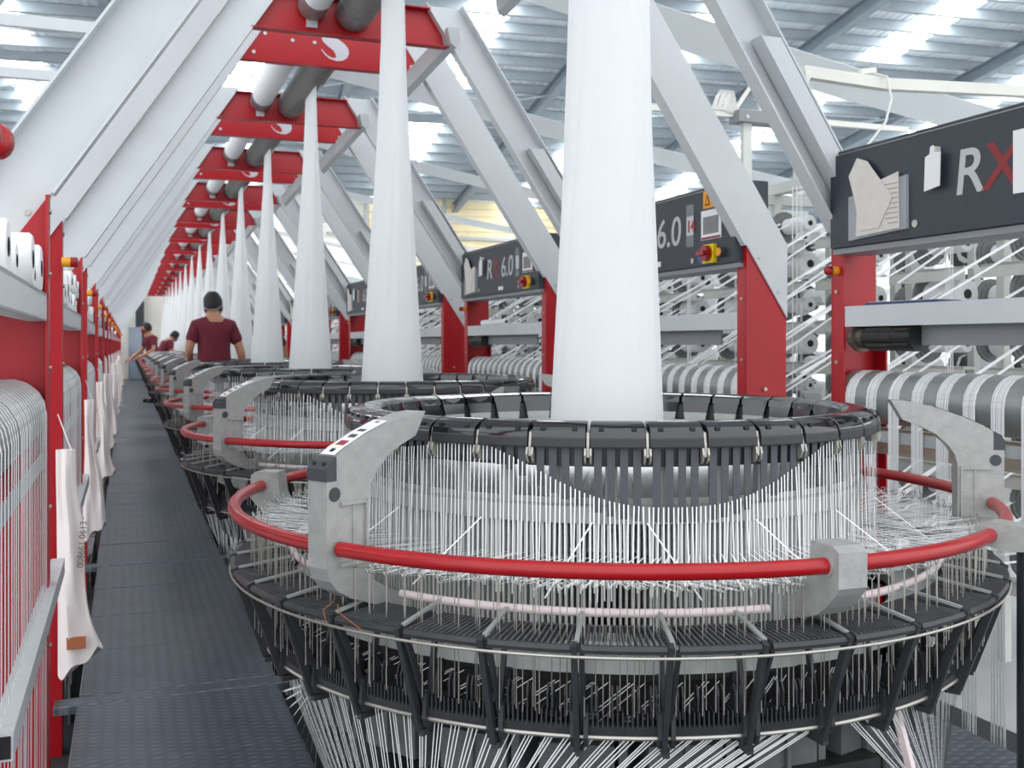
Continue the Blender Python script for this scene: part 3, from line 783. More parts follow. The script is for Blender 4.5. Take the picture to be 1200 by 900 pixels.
# ------------------------------------------------------------------ warp sheets over the yarn rollers
def warp_mesh(sx, grouped, seed):
    rnd = random.Random(seed); m = MB(); xc, zc, r = sx*(WI+.105), 1.02, .1015
    ys = []
    if grouped:
        n = 14
        for gidx in range(n):
            y = -HP+.10+gidx*(2*HP-.2)/(n-1); ys += [y+(i-3.5)*.0068+rnd.uniform(-.001, .001) for i in range(8)]
    else:
        y = -HP+.05
        while y < HP-.04: ys.append(y); y += rnd.choice((.036, .044, .050, .060))
    for y in ys:
        pts = [(xc+sx*.9, y, 1.30+rnd.uniform(-.04, .04)), (xc+sx*.5, y, 1.20), (xc+sx*.09, y, zc+.062)]
        pts += [(xc-sx*sin(u)*r*1.0, y, zc+cos(u)*r) for u in [R(-50+20*i) for i in range(8)]]
        pts.append((xc-sx*r, y, .6)); pts.append((xc-sx*(r-.005)+rnd.uniform(-.004, .004), y+rnd.uniform(-.008, .008), FLOOR+.01))
        m.path_ribbon(pts[2:] if not grouped else pts[2:], .0055 if grouped else .012, (0, 1, 0) if grouped else (.10, 1, 0))
    return m.mesh('warp_sheet', 'yarn')
WS = {-1: warp_mesh(-1, False, 3), 1: warp_mesh(1, True, 4)}
for k in range(N):
    for sx in (-1, 1):
        o = obj('warp_sheet', WS[sx], None, (CX, cy(k), 0), kind='stuff')
        if sx < 0: tag(o, 'curtain of white warp tapes over the aisle-side roller of the %s' % ('%s portal frame' % ORD[k] if k < NEAR else 'distant frames'), 'yarn', 'aisle-side warp curtains' if k >= NEAR else None)
        else: tag(o, 'banded white warp tapes over the roller below the control panel of the %s' % ('%s portal frame' % ORD[k] if k < NEAR else 'distant frames'), 'yarn', 'panel-side warp bands' if k >= NEAR else None)

# ------------------------------------------------------------------ control panels (local: x towards the aisle is -x, y along the row, z up from the panel's foot)
PX = CX+WI-.03; PZ0, PZ1 = 1.578, 1.945
def flat(name, mt, y0, y1, z0, z1, x=-.004, t=.003):
    m = MB(); m.box(x-t, x, y0, y1, z0, z1); return (name, m.mesh(name, mt))
P = []
b_ = MB(); b_.bbox(0, .16, -HP+.02, HP-.045, PZ0, PZ1, .003); body_me = b_.mesh('housing', 'panel')
b_ = MB(); b_.box(-.012, .0, -HP+.02, HP-.045, PZ0+.004, PZ1-.018); door_me = b_.mesh('front_cover', 'panel')
b_ = MB(); b_.box(-.010, .0, -HP+.02, HP-.045, PZ1-.0165, PZ1-.0145); seam_me = b_.mesh('bright_edge', 'steel')
b_ = MB(); b_.box(0.0, .16, -HP+.02, HP-.045, PZ0-.02, PZ0); rail_u = b_.mesh('mount_rail', 'grey_under')
def tplace(me, y, z, parent):       # text lies in local xy; stand it up on the panel, reading along -y
    o = obj('lettering', me, parent); o.rotation_euler = (R(90), 0, R(-90)); o.location = (-.0125, y, z); return o
tR = text_mesh('R', .205, 'panel_text', .12, bold=.002); tX = text_mesh('X', .205, 'panel_red', .12, bold=.003); t6 = text_mesh('6.0', .20, 'panel_text', .08, bold=.001)
t14 = text_mesh('14', .075, 'knob_red', 0, bold=.003)
def yl(w): return w-Y0              # measured on the first panel: world y to local y
m = MB(); m.prism([(yl(3.10), 1.60), (yl(2.80), 1.615), (yl(2.80), 1.80), (yl(3.10), 1.76)], 'x', -.024, -.013); pouch_me = m.mesh('document_pouch', 'plastic_clear')
m = MB(); m.prism([(yl(3.09), 1.835), (yl(3.045), 1.895), (yl(2.99), 1.875), (yl(2.86), 1.73), (yl(2.93), 1.63), (yl(3.03), 1.63), (yl(3.06), 1.75)], 'x', -.031, -.029); sheet1 = m.mesh('paper_sheet', 'paper')
m = MB(); m.prism([(yl(3.055), 1.61), (yl(2.83), 1.62), (yl(2.835), 1.815), (yl(2.92), 1.80), (yl(3.05), 1.74)], 'x', -.0275, -.0255); sheet2 = m.mesh('paper_sheet', 'paper')
m = MB()
for i in range(9): m.box(-.0283, -.0277, yl(2.835)+.002, yl(2.835)+.05+.012*(i % 3), 1.64+i*.017, 1.642+i*.017)
lines_me = m.mesh('printed_line', 'print_ink')
m = MB(); m.prism([(yl(2.70), 1.725), (yl(2.632), 1.735), (yl(2.628), 1.845), (yl(2.655), 1.848), (yl(2.66), 1.872), (yl(2.672), 1.868), (yl(2.675), 1.845), (yl(2.695), 1.838)], 'x', -.040, -.036); tag_me = m.mesh('paper_tag', 'paper_white')
m = MB(); m.prism([(yl(2.665), 1.85), (yl(2.655), 1.85), (yl(2.655), 1.868), (yl(2.665), 1.868)], 'x', -.036, -.012); clip2_me = m.mesh('tag_clip', 'paper')
m = MB(); m.box(-.0155, -.0125, yl(2.40)-.20, yl(2.358), 1.672, 1.862); bigp_me = m.mesh('paper_notice', 'paper_white')
m = MB(); m.cyl((-.016, 0, 0), (-.012, 0, 0), .013, 12); lock_me = m.mesh('lock', 'steel', True)
sm = []
sm.append(flat('sticker', 'orange', yl(1.835), yl(1.70), 1.845, 1.925, -.0125, .001))
sm.append(flat('rating_plate', 'paper_white', yl(1.85), yl(1.68), 1.70, 1.835, -.0125, .003))
sm.append(flat('rating_print', 'bobbin_disc', yl(1.832), yl(1.70), 1.725, 1.805, -.0155, .0006))
sm.append(flat('rating_foot', 'panel_red', yl(1.845), yl(1.685), 1.702, 1.712, -.0155, .0006))
sm.append(flat('number_card', 'paper_white', yl(1.985), yl(1.925), 1.735, 1.825, -.0125, .001))
sm.append(flat('tape', 'tape_clear', yl(1.99), yl(1.92), 1.68, 1.88, -.0137, .0006))
sm.append(flat('sticker', 'paper_white', yl(2.34), yl(2.24), 1.606, 1.632, -.0125, .001))
sm.append(flat('warning_print', 'black', yl(1.745), yl(1.715), 1.862, 1.908, -.0137, .0006))
m = MB(); m.prism([(yl(1.775), 1.857), (yl(1.820), 1.857), (yl(1.7975), 1.912)], 'x', -.0145, -.0137); sm.append(('warning_print', m.mesh('warning_print', 'black')))
m = MB(); m.prism([(yl(1.785), 1.864), (yl(1.810), 1.864), (yl(1.7975), 1.897)], 'x', -.0152, -.0145); sm.append(('warning_print', m.mesh('warning_print', 'orange')))
m = MB(); m.cyl((-.0140, yl(1.585), 1.755), (-.0125, yl(1.585), 1.755), .028, 20); m.cyl((-.0140, yl(1.855), 1.625), (-.0125, yl(1.855), 1.625), .030, 20); sm.append(('round_sign', m.mesh('round_sign', 'blue')))
m = MB(); m.box(-.030, -.012, yl(1.815), yl(1.72), 1.590, 1.675); sw_base = m.mesh('main_switch', 'yellow')
m = MB(); m.cyl((-.030, yl(1.768), 1.634), (-.055, yl(1.768), 1.634), .036, 20); m.box(-.075, -.055, yl(1.800), yl(1.736), 1.624, 1.644); sw_knob = m.mesh('switch_knob', 'knob_red')
m = MB(); m.cyl((-.012, yl(1.665), 1.632), (-.035, yl(1.665), 1.632), .022, 16); push_b = m.mesh('push_button', 'dark_cap', True)
m = MB(); m.cyl((-.035, yl(1.665), 1.632), (-.042, yl(1.665), 1.632), .018, 16); push_c = m.mesh('button_cap', 'orange', True)
for k in range(12):
    if k == 0: lb, g = 'dark control panel with papers in a pouch and a notice hiding its digits', None
    elif k == 1: lb, g = 'dark control panel numbered 14 with orange warning sticker, beside the cloth tube', None
    elif k == 2: lb, g = 'dark control panel with full RX 6.0 lettering above a striped roller', None
    elif k < NEAR: lb, g = 'dark control panel on the %s portal frame counting from the dark pole' % ORD[k], None
    else: lb, g = 'tiny dark control panel on the farthest portal frames', 'far control panels'
    t = thing('control_panel', lb, 'control panel', (PX, cy(k), 0), 0, g)
    obj('housing', body_me, t); fc = obj('front_cover', door_me, t); obj('bright_edge', seam_me, fc); obj('mount_rail', rail_u, t)
    if k < 7:
        tplace(tR, yl(2.598), 1.70, t); tplace(tX, yl(2.480), 1.70, t); tplace(t6, yl(2.285), 1.70, t)
        po = obj('document_pouch', pouch_me, t); obj('paper_sheet', sheet1, po); obj('paper_sheet', sheet2, po)
        if k == 0: obj('printed_line', lines_me, po); obj('paper_notice', bigp_me, t)
        pt = obj('paper_tag', tag_me, t); obj('tag_clip', clip2_me, pt)
        obj('lock', lock_me, t, (0, yl(2.77), 1.628)); obj('lock', lock_me, t, (0, yl(1.93), 1.612))
        for i_, (nm, me) in enumerate(sm):
            if not (k == 0 and i_ == 6): obj(nm, me, t)
        s = obj('main_switch', sw_base, t); obj('switch_knob', sw_knob, s)
        p = obj('push_button', push_b, t); obj('button_cap', push_c, p)
        if k in (1,):
            n14 = tplace(t14, yl(1.982), 1.752, t); n14.location.x = -.0145
# ------------------------------------------------------------------ creel with yarn bobbins behind the right-hand frames
XA, XB = 3.62, 3.98
ROWS = [.32+.225*i for i in range(8)]
m = MB()
for y in (0, .575, 1.15, 1.725):
    for x in (XA+.06, XB+.10): m.box(x-.022, x+.022, y-.022, y+.022, FLOOR, 2.16)
post_me = m.mesh('upright', 'creel_paint')
m = MB()
for x in (XA+.06, XB+.10): m.box(x-.03, x+.03, 0, D, 2.12, 2.18)
for y in (0, .575, 1.15, 1.725): m.box(XA-.15, XB+.35, y-.02, y+.02, 2.06, 2.12)
top_me = m.mesh('top_rail', 'creel_paint')
m = MB(); m.box(XA-.13, XA-.06, .04, .52, -.012, .0).box(XA-.13, XA-.122, .04, .52, -.06, 0).box(XA-.1, XA+.06, .27, .29, -.05, -.03); rail_me2 = m.mesh('tape_rail', 'creel_paint')
m = MB(); m.cyl((XA-.03, .0, 0), (XA-.03, .18, 0), .008, 6).cyl((XB, 0, 0), (XB, .18, 0), .008, 6); arm_me2 = m.mesh('spindle', 'steel_dull')
CREEL0 = 2.95
for k in range(0, 15):
    if k < 8: lb, g = '%s white steel creel rack full of bobbins counting from the RX notice panel' % ORD[k], None
    else: lb, g = 'distant white steel creel rack behind the control panels', 'distant creel racks'
    t = thing('creel_rack', lb, 'rack', (0, CREEL0+k*D, 0), 0, g)
    obj('upright', post_me, t); obj('top_rail', top_me, t)
    if k < 8:
        for c in range(4):
            for z in ROWS: obj('tape_rail', rail_me2, t, (0, c*.575, z-.102))
# bobbin: white package on a grey stepped disc
m = MB()
prof = [(0, .0), (.020, 0), (.022, .012), (.040, .012), (.042, .02), (.056, .02), (.058, .03), (.074, .03), (.076, .038), (.090, .038), (.092, .052), (.086, .056), (0, .056)]
rot = Matrix.Rotation(R(-90), 4, 'X')
m.lathe(prof, 20, m=rot, close=False); disc_me = m.mesh('disc', 'bobbin_disc', True)
m = MB(); m.lathe([(0, -.02), (.018, -.02), (.018, -.185), (.014, -.20), (.040, -.20), (.046, -.193), (.046, .008), (0, .008)], 16, m=rot, close=False); pack_me = m.mesh('bobbin', 'yarn', True)
m = MB(); m.lathe([(0, -.198), (.015, -.198), (.015, -.203), (0, -.203)], 10, m=rot, close=False); hole2_me = m.mesh('core', 'black')
rnd = random.Random(5)
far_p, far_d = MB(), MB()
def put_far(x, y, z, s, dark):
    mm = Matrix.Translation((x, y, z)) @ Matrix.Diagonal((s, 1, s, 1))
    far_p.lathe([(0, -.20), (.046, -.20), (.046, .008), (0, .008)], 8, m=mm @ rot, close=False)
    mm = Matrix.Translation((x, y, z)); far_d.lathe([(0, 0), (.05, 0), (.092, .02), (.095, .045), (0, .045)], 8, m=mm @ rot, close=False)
cnt = 0
for c in range(0, 60):
    y = CREEL0+.32+c*.575
    for x in (XA-.03, XB):
        for z in ROWS:
            s = rnd.choice((.75, .9, 1, 1.1, 1.3, 1.5)); zz = z+rnd.uniform(-.012, .012)
            if c < 18 and (c > 0 or x > 0) and cnt < 288:
                b = obj('bobbin', pack_me, None, (x, y, zz), scale=None)
                b.scale = (s, 1, s)
                d = obj('disc', disc_me, b); d.scale = (1/s, 1, 1/s)
                obj('core', hole2_me, b)
                tag(b, 'white bobbin on grey disc, %s row down in the %s creel rack' % (ORD[7-ROWS.index(z)], ORD[c//4]), 'bobbin', 'bobbins in row %d of creel rack %d' % (8-ROWS.index(z), c//4+1)); cnt += 1
            else: put_far(x, y, zz, s, 0)
# a second, deeper bank of bobbins
for c in range(0, 44):
    y = CREEL0+.5+c*.5
    for x in (4.45, 4.85):
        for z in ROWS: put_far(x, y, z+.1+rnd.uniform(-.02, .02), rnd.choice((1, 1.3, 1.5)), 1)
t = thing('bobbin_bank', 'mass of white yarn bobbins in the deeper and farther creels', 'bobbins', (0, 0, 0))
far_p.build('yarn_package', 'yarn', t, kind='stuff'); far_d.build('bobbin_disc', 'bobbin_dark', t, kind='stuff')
# tapes running from the bobbins down to the yarn rollers
m = MB()
for c in range(4):
    for ri, z in enumerate(ROWS):
        for j in range(2):
            y = CREEL0+.20+c*.575+.13*j+rnd.uniform(-.03, .03)
            m.ribbon((XA-.08, y, z+.02), (2.84, y+.10+rnd.uniform(-.04, .04), max(.3, z-.40+rnd.uniform(-.05, .05))), .014 if j else .010, (-.3, -.6, .8))
tape_me = m.mesh('creel_tape', 'yarn')
m = MB()
for c in range(4):
    for q in range(6): x = XA-.12+rnd.uniform(-.02, .02); y = CREEL0+.1+c*.575+q*.012; m.ribbon((x, y, .2), (x, y, 2.1), .004, (-.6, -.8, 0))
tape2_me = m.mesh('creel_tape', 'yarn')
for k in range(0, 12):
    t = obj('creel_tape', tape_me, None, (0, k*D, 0), kind='stuff'); obj('upright_tape', tape2_me, t, kind='stuff')
    tag(t, 'slanting white tapes drawn from the %s creel rack to the roller' % ORD[k] if k < 8 else 'slanting white tapes in the distant creel racks', 'yarn', None if k < 8 else 'distant creel tapes')

# ------------------------------------------------------------------ bobbins lying on the aisle-side shelves
m = MB(); rotx = Matrix.Rotation(R(90), 4, 'Y')
m.lathe([(0, -.07), (.018, -.07), (.018, -.07), (.044, -.07), (.050, -.062), (.050, .062), (.044, .070), (.018, .070), (.016, .055), (0, .055)], 20, m=rotx, close=False); sb_me = m.mesh('shelf_bobbin', 'yarn', True)
m = MB(); m.lathe([(.017, .050), (.017, .0715), (.012, .0715), (.012, .050)], 14, m=rotx); core_me = m.mesh('core', 'black')
for k in range(10):
    y = cy(k)-HP+.1 if k else cy(0)-.1
    lvl = 0
    while y < cy(k)+HP-.09:
        s = rnd.uniform(.62, .95) if rnd.random() < .7 else rnd.uniform(1.1, 1.35)
        sy = s
        b = obj('shelf_bobbin', sb_me, None, (CX-WI-.085+rnd.uniform(-.012, .012), y+.05*s, 1.362+.05*s)); b.scale = (rnd.uniform(.8, 1.05), s, s)
        obj('core', core_me, b)
        if k == 0: tag(b, 'white bobbin lying on the shelf of the first portal frame', 'bobbin', 'bobbins on the first aisle shelf')
        else: tag(b, 'white bobbin lying on the aisle-side shelf of the %s portal frame' % ORD[k], 'bobbin', 'bobbins on aisle shelf %d' % (k+1))
        if k and rnd.random() < .45:
            b2 = obj('shelf_bobbin', sb_me, None, (CX-WI-.085, y+.05*s+.04, 1.362+.1*s+.05)); b2.scale = (1, .9, .9); obj('core', core_me, b2)
            tag(b2, 'white bobbin stacked on others on the aisle shelf of the %s portal frame' % ORD[k], 'bobbin', 'stacked bobbins on aisle shelf %d' % (k+1))
        y += .102*s + (rnd.uniform(.0, .03) if k == 0 else rnd.uniform(0, .12))

# ------------------------------------------------------------------ sacks hanging from the aisle posts
def sack_mesh(seed, top=.86, bot=.13):
    rd = random.Random(seed); mm = MB(); n, na = 26, 28
    ph = [rd.uniform(0, 6) for _ in range(6)]
    for i in range(n+1):
        f = i/n
        xl = -.030+.012*sin(3*f+ph[0])*f; xr = .032+.012*sin(7*f+ph[1])*min(1, 3*f)+.110*max(0, f-.18)**1.25
        hd = .016+.022*sin(pi*min(1, f*1.05))+.004*f
        for j in range(na):
            a = 2*pi*j/na; c, s_ = cos(a), sin(a)
            x = (xl+xr)/2+(xr-xl)/2*c*(1+.05*sin(6*f+3*a)); y = hd*s_*(1+.35*sin(4*a+ph[2]+3*f)+.2*sin(7*a+ph[3]-4*f))
            z = top+(bot-top)*f + (.055*f**6*(-c)*-1 if True else 0)*.9 + .012*sin(5*a+ph[4])*f**4
            mm.v.append((x, y, z))
    for i in range(n):
        for j in range(na): j2 = (j+1) % na; mm.f.append((i*na+j, (i+1)*na+j, (i+1)*na+j2, i*na+j2))
    mm.f.append(tuple(range(na))); mm.f.append(tuple(range((n+1)*na-1, n*na-1, -1)))
    me = mm.mesh('hanging_sack', 'sack'); smooth_mesh(me, 60); return me
sk_m = [sack_mesh(i) for i in (1, 2, 3)]
cord = MB(); cord.cyl((.02, .0, .855), (-.045, .06, 1.03), .0018, 5); cord_me = cord.mesh('cord', 'yarn')
stp = MB(); stp.box(.006, .066, -.034, -.028, .185, .225); 
for k in range(1, 12):
    lb, g = {1: ('off-white sack with printed numbers and brown stripe hanging beside the aisle', None), 2: ('plain off-white sack hanging next beyond the one with printed numbers', None)}.get(k, ('off-white sack hanging from the aisle post of the %s portal frame' % ORD[k], None) if k < NEAR else ('distant off-white sack hanging at the far end of the aisle', 'distant hanging sacks'))
    me = sk_m[k % 3]
    o = obj('hanging_sack', me, None, (CX-WI+.012, cy(k)-HP-.045, 0)); tag(o, lb, 'sack', g)
    if k > 1: o.scale = (rnd.uniform(.8, 1.1), 1.1, 1); o.location.z = rnd.uniform(-.02, .10)
    if k > 1: o.rotation_euler.z = rnd.uniform(-.3, .3)
    obj('cord', cord_me, o)
    if k == 1:
        tm = text_mesh('008661 0613', .030, 'print_ink'); q = obj('printed_number', tm, o); q.rotation_euler = (R(90), R(-86), 0); q.location = (.058, -.040, .46)
        obj('printed_stripe', stp.mesh('printed_stripe', 'sack_print'), o)

# ------------------------------------------------------------------ loose items on the right shelf, overhead cable bar, lamp box
m = MB(); m.box(-.06, .06, -.17, .17, 0, .006).box(-.055, .055, -.165, .165, .006, .010)
b = m.build('clipboard', 'book_blue'); b.location = (CX+WI+.085, cy(0)+.52, 1.3625); b.rotation_euler = (0, 0, .08); tag(b, 'thin blue clipboard lying on the grey shelf above the black motor', 'clipboard')
m = MB(); m.box(-.05, .05, -.16, .16, .010, .012); m.build('paper_sheet', 'paper', b)
m = MB(); m.cyl((0, -.28, .022), (0, .25, .022), .022, 14); b = m.build('cardboard_tube', 'paper_white', None, True); b.location = (CX+WI+.07, cy(2)+.35, 1.3625); tag(b, 'long white tube lying on the shelf below the RX 6.0 panel', 'tube')
m = MB(); m.cyl((0, -.282, .022), (0, -.2805, .022), .012, 10); m.build('tube_mouth', 'black', b)

t = thing('cable_bar', 'white square overhead bar carrying cables from a slanted leg', 'bar', (2.48, 3.34, 2.25))
m = MB()
def beam(m, p, q, w, h):
    p, q = Vector(p), Vector(q); x = (q-p).normalized(); y = Vector((0, 0, 1)).cross(x).normalized(); z = x.cross(y); vs = []
    for e in (p, q):
        for sy in (-1, 1):
            for sz in (-1, 1): vs.append(e+y*sy*w/2+z*sz*h/2)
    m.add(vs, [(0, 1, 3, 2), (4, 6, 7, 5), (0, 4, 5, 1), (2, 3, 7, 6), (0, 2, 6, 4), (1, 5, 7, 3)])
beam(m, (-.02, 0, .03), (.36, -.02, .01), .04, .045); beam(m, (.36, -.02, .01), (1.3, -.04, .05), .04, .045); m.build('bar', 'cream_paint', t)
m = MB(); beam(m, (.24, -.02, .05), (.33, .0, .07), .02, .02); m.build('bracket', 'cream_paint', t)
m = MB(); pth = [Vector((.31, -.02, .05)), Vector((.34, -.06, .03)), Vector((.345, -.08, -.06)), Vector((.30, -.10, -.16)), Vector((.22, -.10, -.25)), Vector((.15, -.12, -.31))]
m.tube(pth, .005, 8); m.build('cable', 'cable', t, True)
m = MB()
for i in range(7): m.tube([(-.02+i*.004, -.03, .03), (-.035+i*.003, -.05, -.02+i*.004), (-.05+i*.002, -.04, -.07)], .0035, 5)
m.build('cable_bundle', 'cable', t, True)
t = thing('light_box', 'grey hanging box with cables on the overhead rail behind the slanted legs', 'box', (3.78, 5.57, 2.62))
m = MB(); m.bbox(-.19, .19, -.06, .06, .0, .075, .004); m.build('housing', 'grey_under', t)
m = MB(); m.cyl((-.13, -.066, .03), (-.13, -.06, .03), .012, 10); m.cyl((.14, -.066, .03), (.14, -.06, .03), .012, 10); m.build('screw', 'white_paint', t)
m = MB(); beam(m, (-1.0, .02, .05), (1.2, .02, .06), .03, .035); m.build('rail', 'cream_paint', t)
m = MB(); m.box(-.13, -.07, -.02, .02, -.44, .0).box(.27, .33, -.02, .02, -.44, .05); m.build('stand', 'creel_paint', t)
m = MB(); beam(m, (-.18, .02, .07), (.0, .05, .30), .02, .02); beam(m, (.0, .05, .30), (.05, .05, .07), .015, .015); m.build('hanger', 'cream_paint', t)
m = MB()
for i in range(9):
    x = -.30+i*.012; m.tube([(x-.05, 0, .07), (x-.02, 0, .15+.01*(i % 3)), (x+.01, 0, .20), (x+.03, 0, .12), (x+.06, .0, .06)], .005, 5)
m.build('cable_bundle', 'cable', t, True)
# bars seen past the first slanted leg, belonging to the next creel line on the left
for n_, (z, x0, x1) in enumerate(((3.50, -1.6, -.06), (3.13, -1.8, -.36))):
    m = MB(); beam(m, (x0, 0, 0), (x1, 0, 0), .06, .085 if n_ == 0 else .07)
    b = m.build('tie_bar', 'white_paint'); b.location = (0, 8.0, z); tag(b, 'white horizontal tie bar %s of two left of the slanted legs' % ('upper' if n_ == 0 else 'lower'), 'bar')
for n_ in range(1):
    m = MB(); beam(m, (-1.6, 0, -3.33), (-1.6, 0, .4), .08, .08) if False else m.box(-1.66, -1.58, -.04, .04, FLOOR, 3.6)
    b = m.build('support_post', 'white_paint'); b.location = (0, 8.0, 0); tag(b, 'white upright holding the two tie bars left of the slanted legs', 'post')
m = MB(); m.tube([(0, 0, 0), (0, -.03, 0), (0, -.05, 0), (0, -.062, 0)], [.038, .040, .034, .012], 18)
b = m.build('stop_button', 'red_rail', None, True); b.location = (-.262, 2.41, 1.645); tag(b, 'large red push knob at the edge of the slanted white leg', 'knob')
m = MB(); m.cyl((0, 0, 0), (0, .06, 0), .02, 10); m.box(-.15, .01, .03, .06, -.02, .02); m.build('knob_stem', 'steel_dull', b)

# ------------------------------------------------------------------ people
def skin_obj(name, verts, edges, radii, mt, parent=None, sub=2):
    me = bpy.data.meshes.new(name); me.from_pydata(verts, edges, []); me.update()
    o = obj(name, me, parent)
    sm_ = o.modifiers.new('skin', 'SKIN'); sm_.use_smooth_shade = True
    for i, r in enumerate(radii):
        me.skin_vertices[0].data[i].radius = r if isinstance(r, tuple) else (r, r)
        me.skin_vertices[0].data[i].use_root = (i == 0)
    ss = o.modifiers.new('sub', 'SUBSURF'); ss.levels = sub; ss.render_levels = sub
    me.materials.append(M[mt]); return o
def person(label, loc, rz, lean, head_yaw, head_pitch, armL, armR, mask=None, h=1.68, cat='person', curve=0):
    t = thing('person', label, cat, loc, rz); t.scale = (h/1.68,)*3
    def bend(p):
        p = Vector(p); 
        if p.z > .93:
            q = p-Vector((0, 0, .93)); q.rotate(Matrix.Rotation(-lean, 3, 'X')); p = q+Vector((0, 0, .93))
        return p
    hc = Vector((0, .02, 1.49))
    def head(p):
        q = Vector(p)-hc; q.rotate(Matrix.Rotation(-head_pitch, 3, 'X')); q.rotate(Matrix.Rotation(head_yaw, 3, 'Z')); return bend(q+hc)
    V, E, Rd = [], [], []
    def v(p, r, link=None):
        V.append(tuple(p)); Rd.append(r)
        if link is not None: E.append((link, len(V)-1))
        return len(V)-1
    pel = v(bend((0, 0, .94)), (.15, .105)); wa = v(bend((0, 0, 1.09)), (.132, .095), pel); ch = v(bend((0, -.01, 1.27)), (.155, .11), wa)
    up = v(bend((0, 0, 1.39)), (.10, .08), ch); nk = v(bend((0, .012, 1.465)), .060, up)
    jb = v(head((0, .035, 1.535)), (.062, .075), nk); hm = v(head((0, .035, 1.60)), (.074, .092), jb); v(head((0, .03, 1.66)), (.055, .07), hm)
    ns = v(head((0, .128, 1.585)), .013, hm)
    for s in (-1, 1): v(head((s*.082, .02, 1.588)), .017, hm)
    hands = []
    for s, arm_ in ((-1, armL), (1, armR)):
        sh = v(bend((s*.168, 0, 1.375)), .058, up)
        el = v(bend(arm_[0]), .042, sh); wr = v(bend(arm_[1]), .028, el)
        d = (Vector(V[wr])-Vector(V[el])).normalized()
        pm_ = v(Vector(V[wr])+d*.055, (.036, .020), wr); side = d.cross(Vector((0, 0, 1))); side = side.normalized() if side.length > .01 else Vector((1, 0, 0))
        nrm = side.cross(d).normalized()
        for fi, (off, ln) in enumerate(((-.027, .055), (-.009, .070), (.009, .074), (.027, .066))):
            f1 = v(Vector(V[pm_])+d*.045+side*off, .0088, pm_); v(Vector(V[f1])+d*ln*.7-nrm*.022, .0075, f1)
        th_ = v(Vector(V[wr])+d*.04+side*s*-.042-nrm*.01, .0105, wr); v(Vector(V[th_])+d*.045+side*s*-.012-nrm*.012, .009, th_)
    for s in (-1, 1):
        hp = v((s*.09, 0, .88), .088, pel); kn = v((s*.10, .015, .50), .060, hp); an = v((s*.10, -.01, .09), .040, kn); v((s*.105, .13, .04), .036, an)
    skin_obj('body', V, E, Rd, 'skin', t)
    # T-shirt
    V2, E2, R2 = [], [], []
    def v2(p, r, link=None):
        V2.append(tuple(p)); R2.append(r)
        if link is not None: E2.append((link, len(V2)-1))
        return len(V2)-1
    a0 = v2(bend((0, 0, 1.09)), (.165, .125)); a1 = v2(bend((0, -.01, 1.27)), (.185, .135), a0); a2 = v2(bend((0, 0, 1.385)), (.135, .105), a1); v2(bend((0, .01, 1.455)), (.068, .068), a2)
    a3 = v2(bend((0, 0, .95)), (.178, .13), a0); v2(bend((0, 0, .86)), (.180, .132), a3)
    for s, arm_ in ((-1, armL), (1, armR)):
        S_ = Vector((s*.185, 0, 1.385)); S_ = Vector((s*.158, 0, 1.362)); q = v2(bend(S_), .072, a2); v2(bend(S_+(Vector(arm_[0])-S_)*.75), .066, q)
    skin_obj('t_shirt', V2, E2, R2, 'shirt', t)
    V3, E3, R3 = [(0, 0, .90)], [], [(.165, .12)]
    for s in (-1, 1):
        n0 = len(V3); V3 += [(s*.09, 0, .84), (s*.10, .015, .50), (s*.10, -.005, .10)]; R3 += [.105, .078, .065]; E3 += [(0, n0), (n0, n0+1), (n0+1, n0+2)]
    skin_obj('trousers', V3, E3, R3, 'trousers', t)
    # shoes
    for s in (-1, 1):
        m = MB(); m.bbox(s*.105-.045, s*.105+.045, -.08, .18, 0, .085, .02); m.build('shoe', 'black', t)
    # hair shell
    m = MB(); nu, nv = 24, 12; rr = random.Random(11)
    for i in range(nv+1):
        f = pi*i/nv
        for j in range(nu):
            a = 2*pi*j/nu; k_ = 1+rr.uniform(-.03, .04)
            sf = sin(f) if f < pi/2 else .72+.28*sin(f)
            m.v.append(tuple(head((.088*k_*sf*cos(a), .020+.110*k_*sf*sin(a), 1.606+.100*k_*cos(f)))))
    for i in range(nv):
        for j in range(nu):
            j2 = (j+1) % nu; f = pi*(i+.5)/nv; a = 2*pi*(j+.5)/nu; z = cos(f); y = sin(f)*sin(a)
            if z > .50 or (y < .30 and z > -.2) or (y < .05 and z > -.93): m.f.append((i*nu+j, (i+1)*nu+j, (i+1)*nu+j2, i*nu+j2))
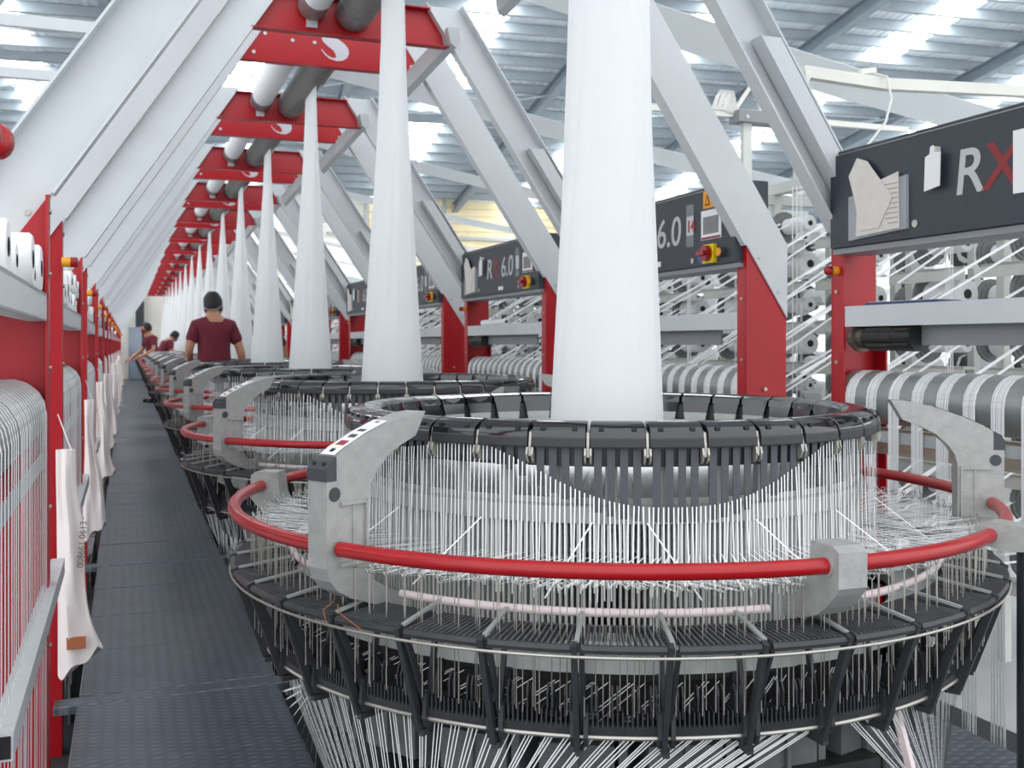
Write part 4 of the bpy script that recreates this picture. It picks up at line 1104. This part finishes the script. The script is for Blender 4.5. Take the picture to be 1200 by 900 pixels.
    o = m.build('hair', 'hair', t, True); so = o.modifiers.new('s', 'SOLIDIFY'); so.thickness = .012
    # eyes and mask
    m = MB()
    for s in (-1, 1): m.cyl(head((s*.030, .112, 1.607)), head((s*.030, .122, 1.607)), .009, 8)
    m.build('eye', 'hair', t)
    if mask:
        m = MB(); nu = 12
        for z, r_ in ((1.585, .108), (1.55, .116), (1.515, .106), (1.49, .085)):
            for j in range(nu+1): a = R(15+150*j/nu); m.v.append(tuple(head((.088*cos(a)*r_/.11, .028+r_*sin(a), z))))
        for i in range(3):
            for j in range(nu): q = i*(nu+1)+j; m.f.append((q, q+1, q+nu+2, q+nu+1))
        o = m.build('face_mask', mask, t, True); so = o.modifiers.new('s', 'SOLIDIFY'); so.thickness = .004
        m = MB()
        for s in (-1, 1):
            m.tube([head((s*.085, .05, 1.560)), head((s*.090, .02, 1.57)), head((s*.086, -.01, 1.55)), head((s*.060, -.045, 1.515)), head((0, -.066, 1.50))], .003, 6)
        m.build('mask_strap', mask, t)
    return t
person('person in maroon t-shirt seen from behind, standing between the looms', (.80, 4.546*D, 0), R(4), R(8), R(-14), R(6),
       ((-.238, -.03, 1.12), (-.19, .20, 1.00)), ((.25, -.01, 1.11), (.30, .10, .88)), 'mask_grey', 1.73)
person('person in maroon t-shirt and dark red face mask reaching over the aisle', (.50, 22.6, 0), R(112), R(10), R(-35), R(8),
       ((-.25, .06, 1.12), (-.12, .32, 1.02)), ((.25, .10, 1.12), (.16, .42, 1.0)), 'mask_red', 1.66)
person('person in maroon t-shirt bending low over a loom with a blue mask at the neck', (.62, 23.7, 0), R(-70), R(34), R(30), R(10),
       ((-.24, .10, 1.14), (-.18, .40, 1.02)), ((.24, .10, 1.14), (.20, .42, 1.0)), 'mask_blue', 1.62)
person('person in maroon t-shirt mostly hidden behind the white cloth tubes', (1.57, 5.546*D, 0), R(0), R(5), 0, R(10),
       ((-.25, .02, 1.12), (-.22, .24, 1.02)), ((.25, .02, 1.12), (.26, .10, .88)), None, 1.66)
obj('floor_plate', cpm, floor, (1.07, 5.546*D-.20, 0))
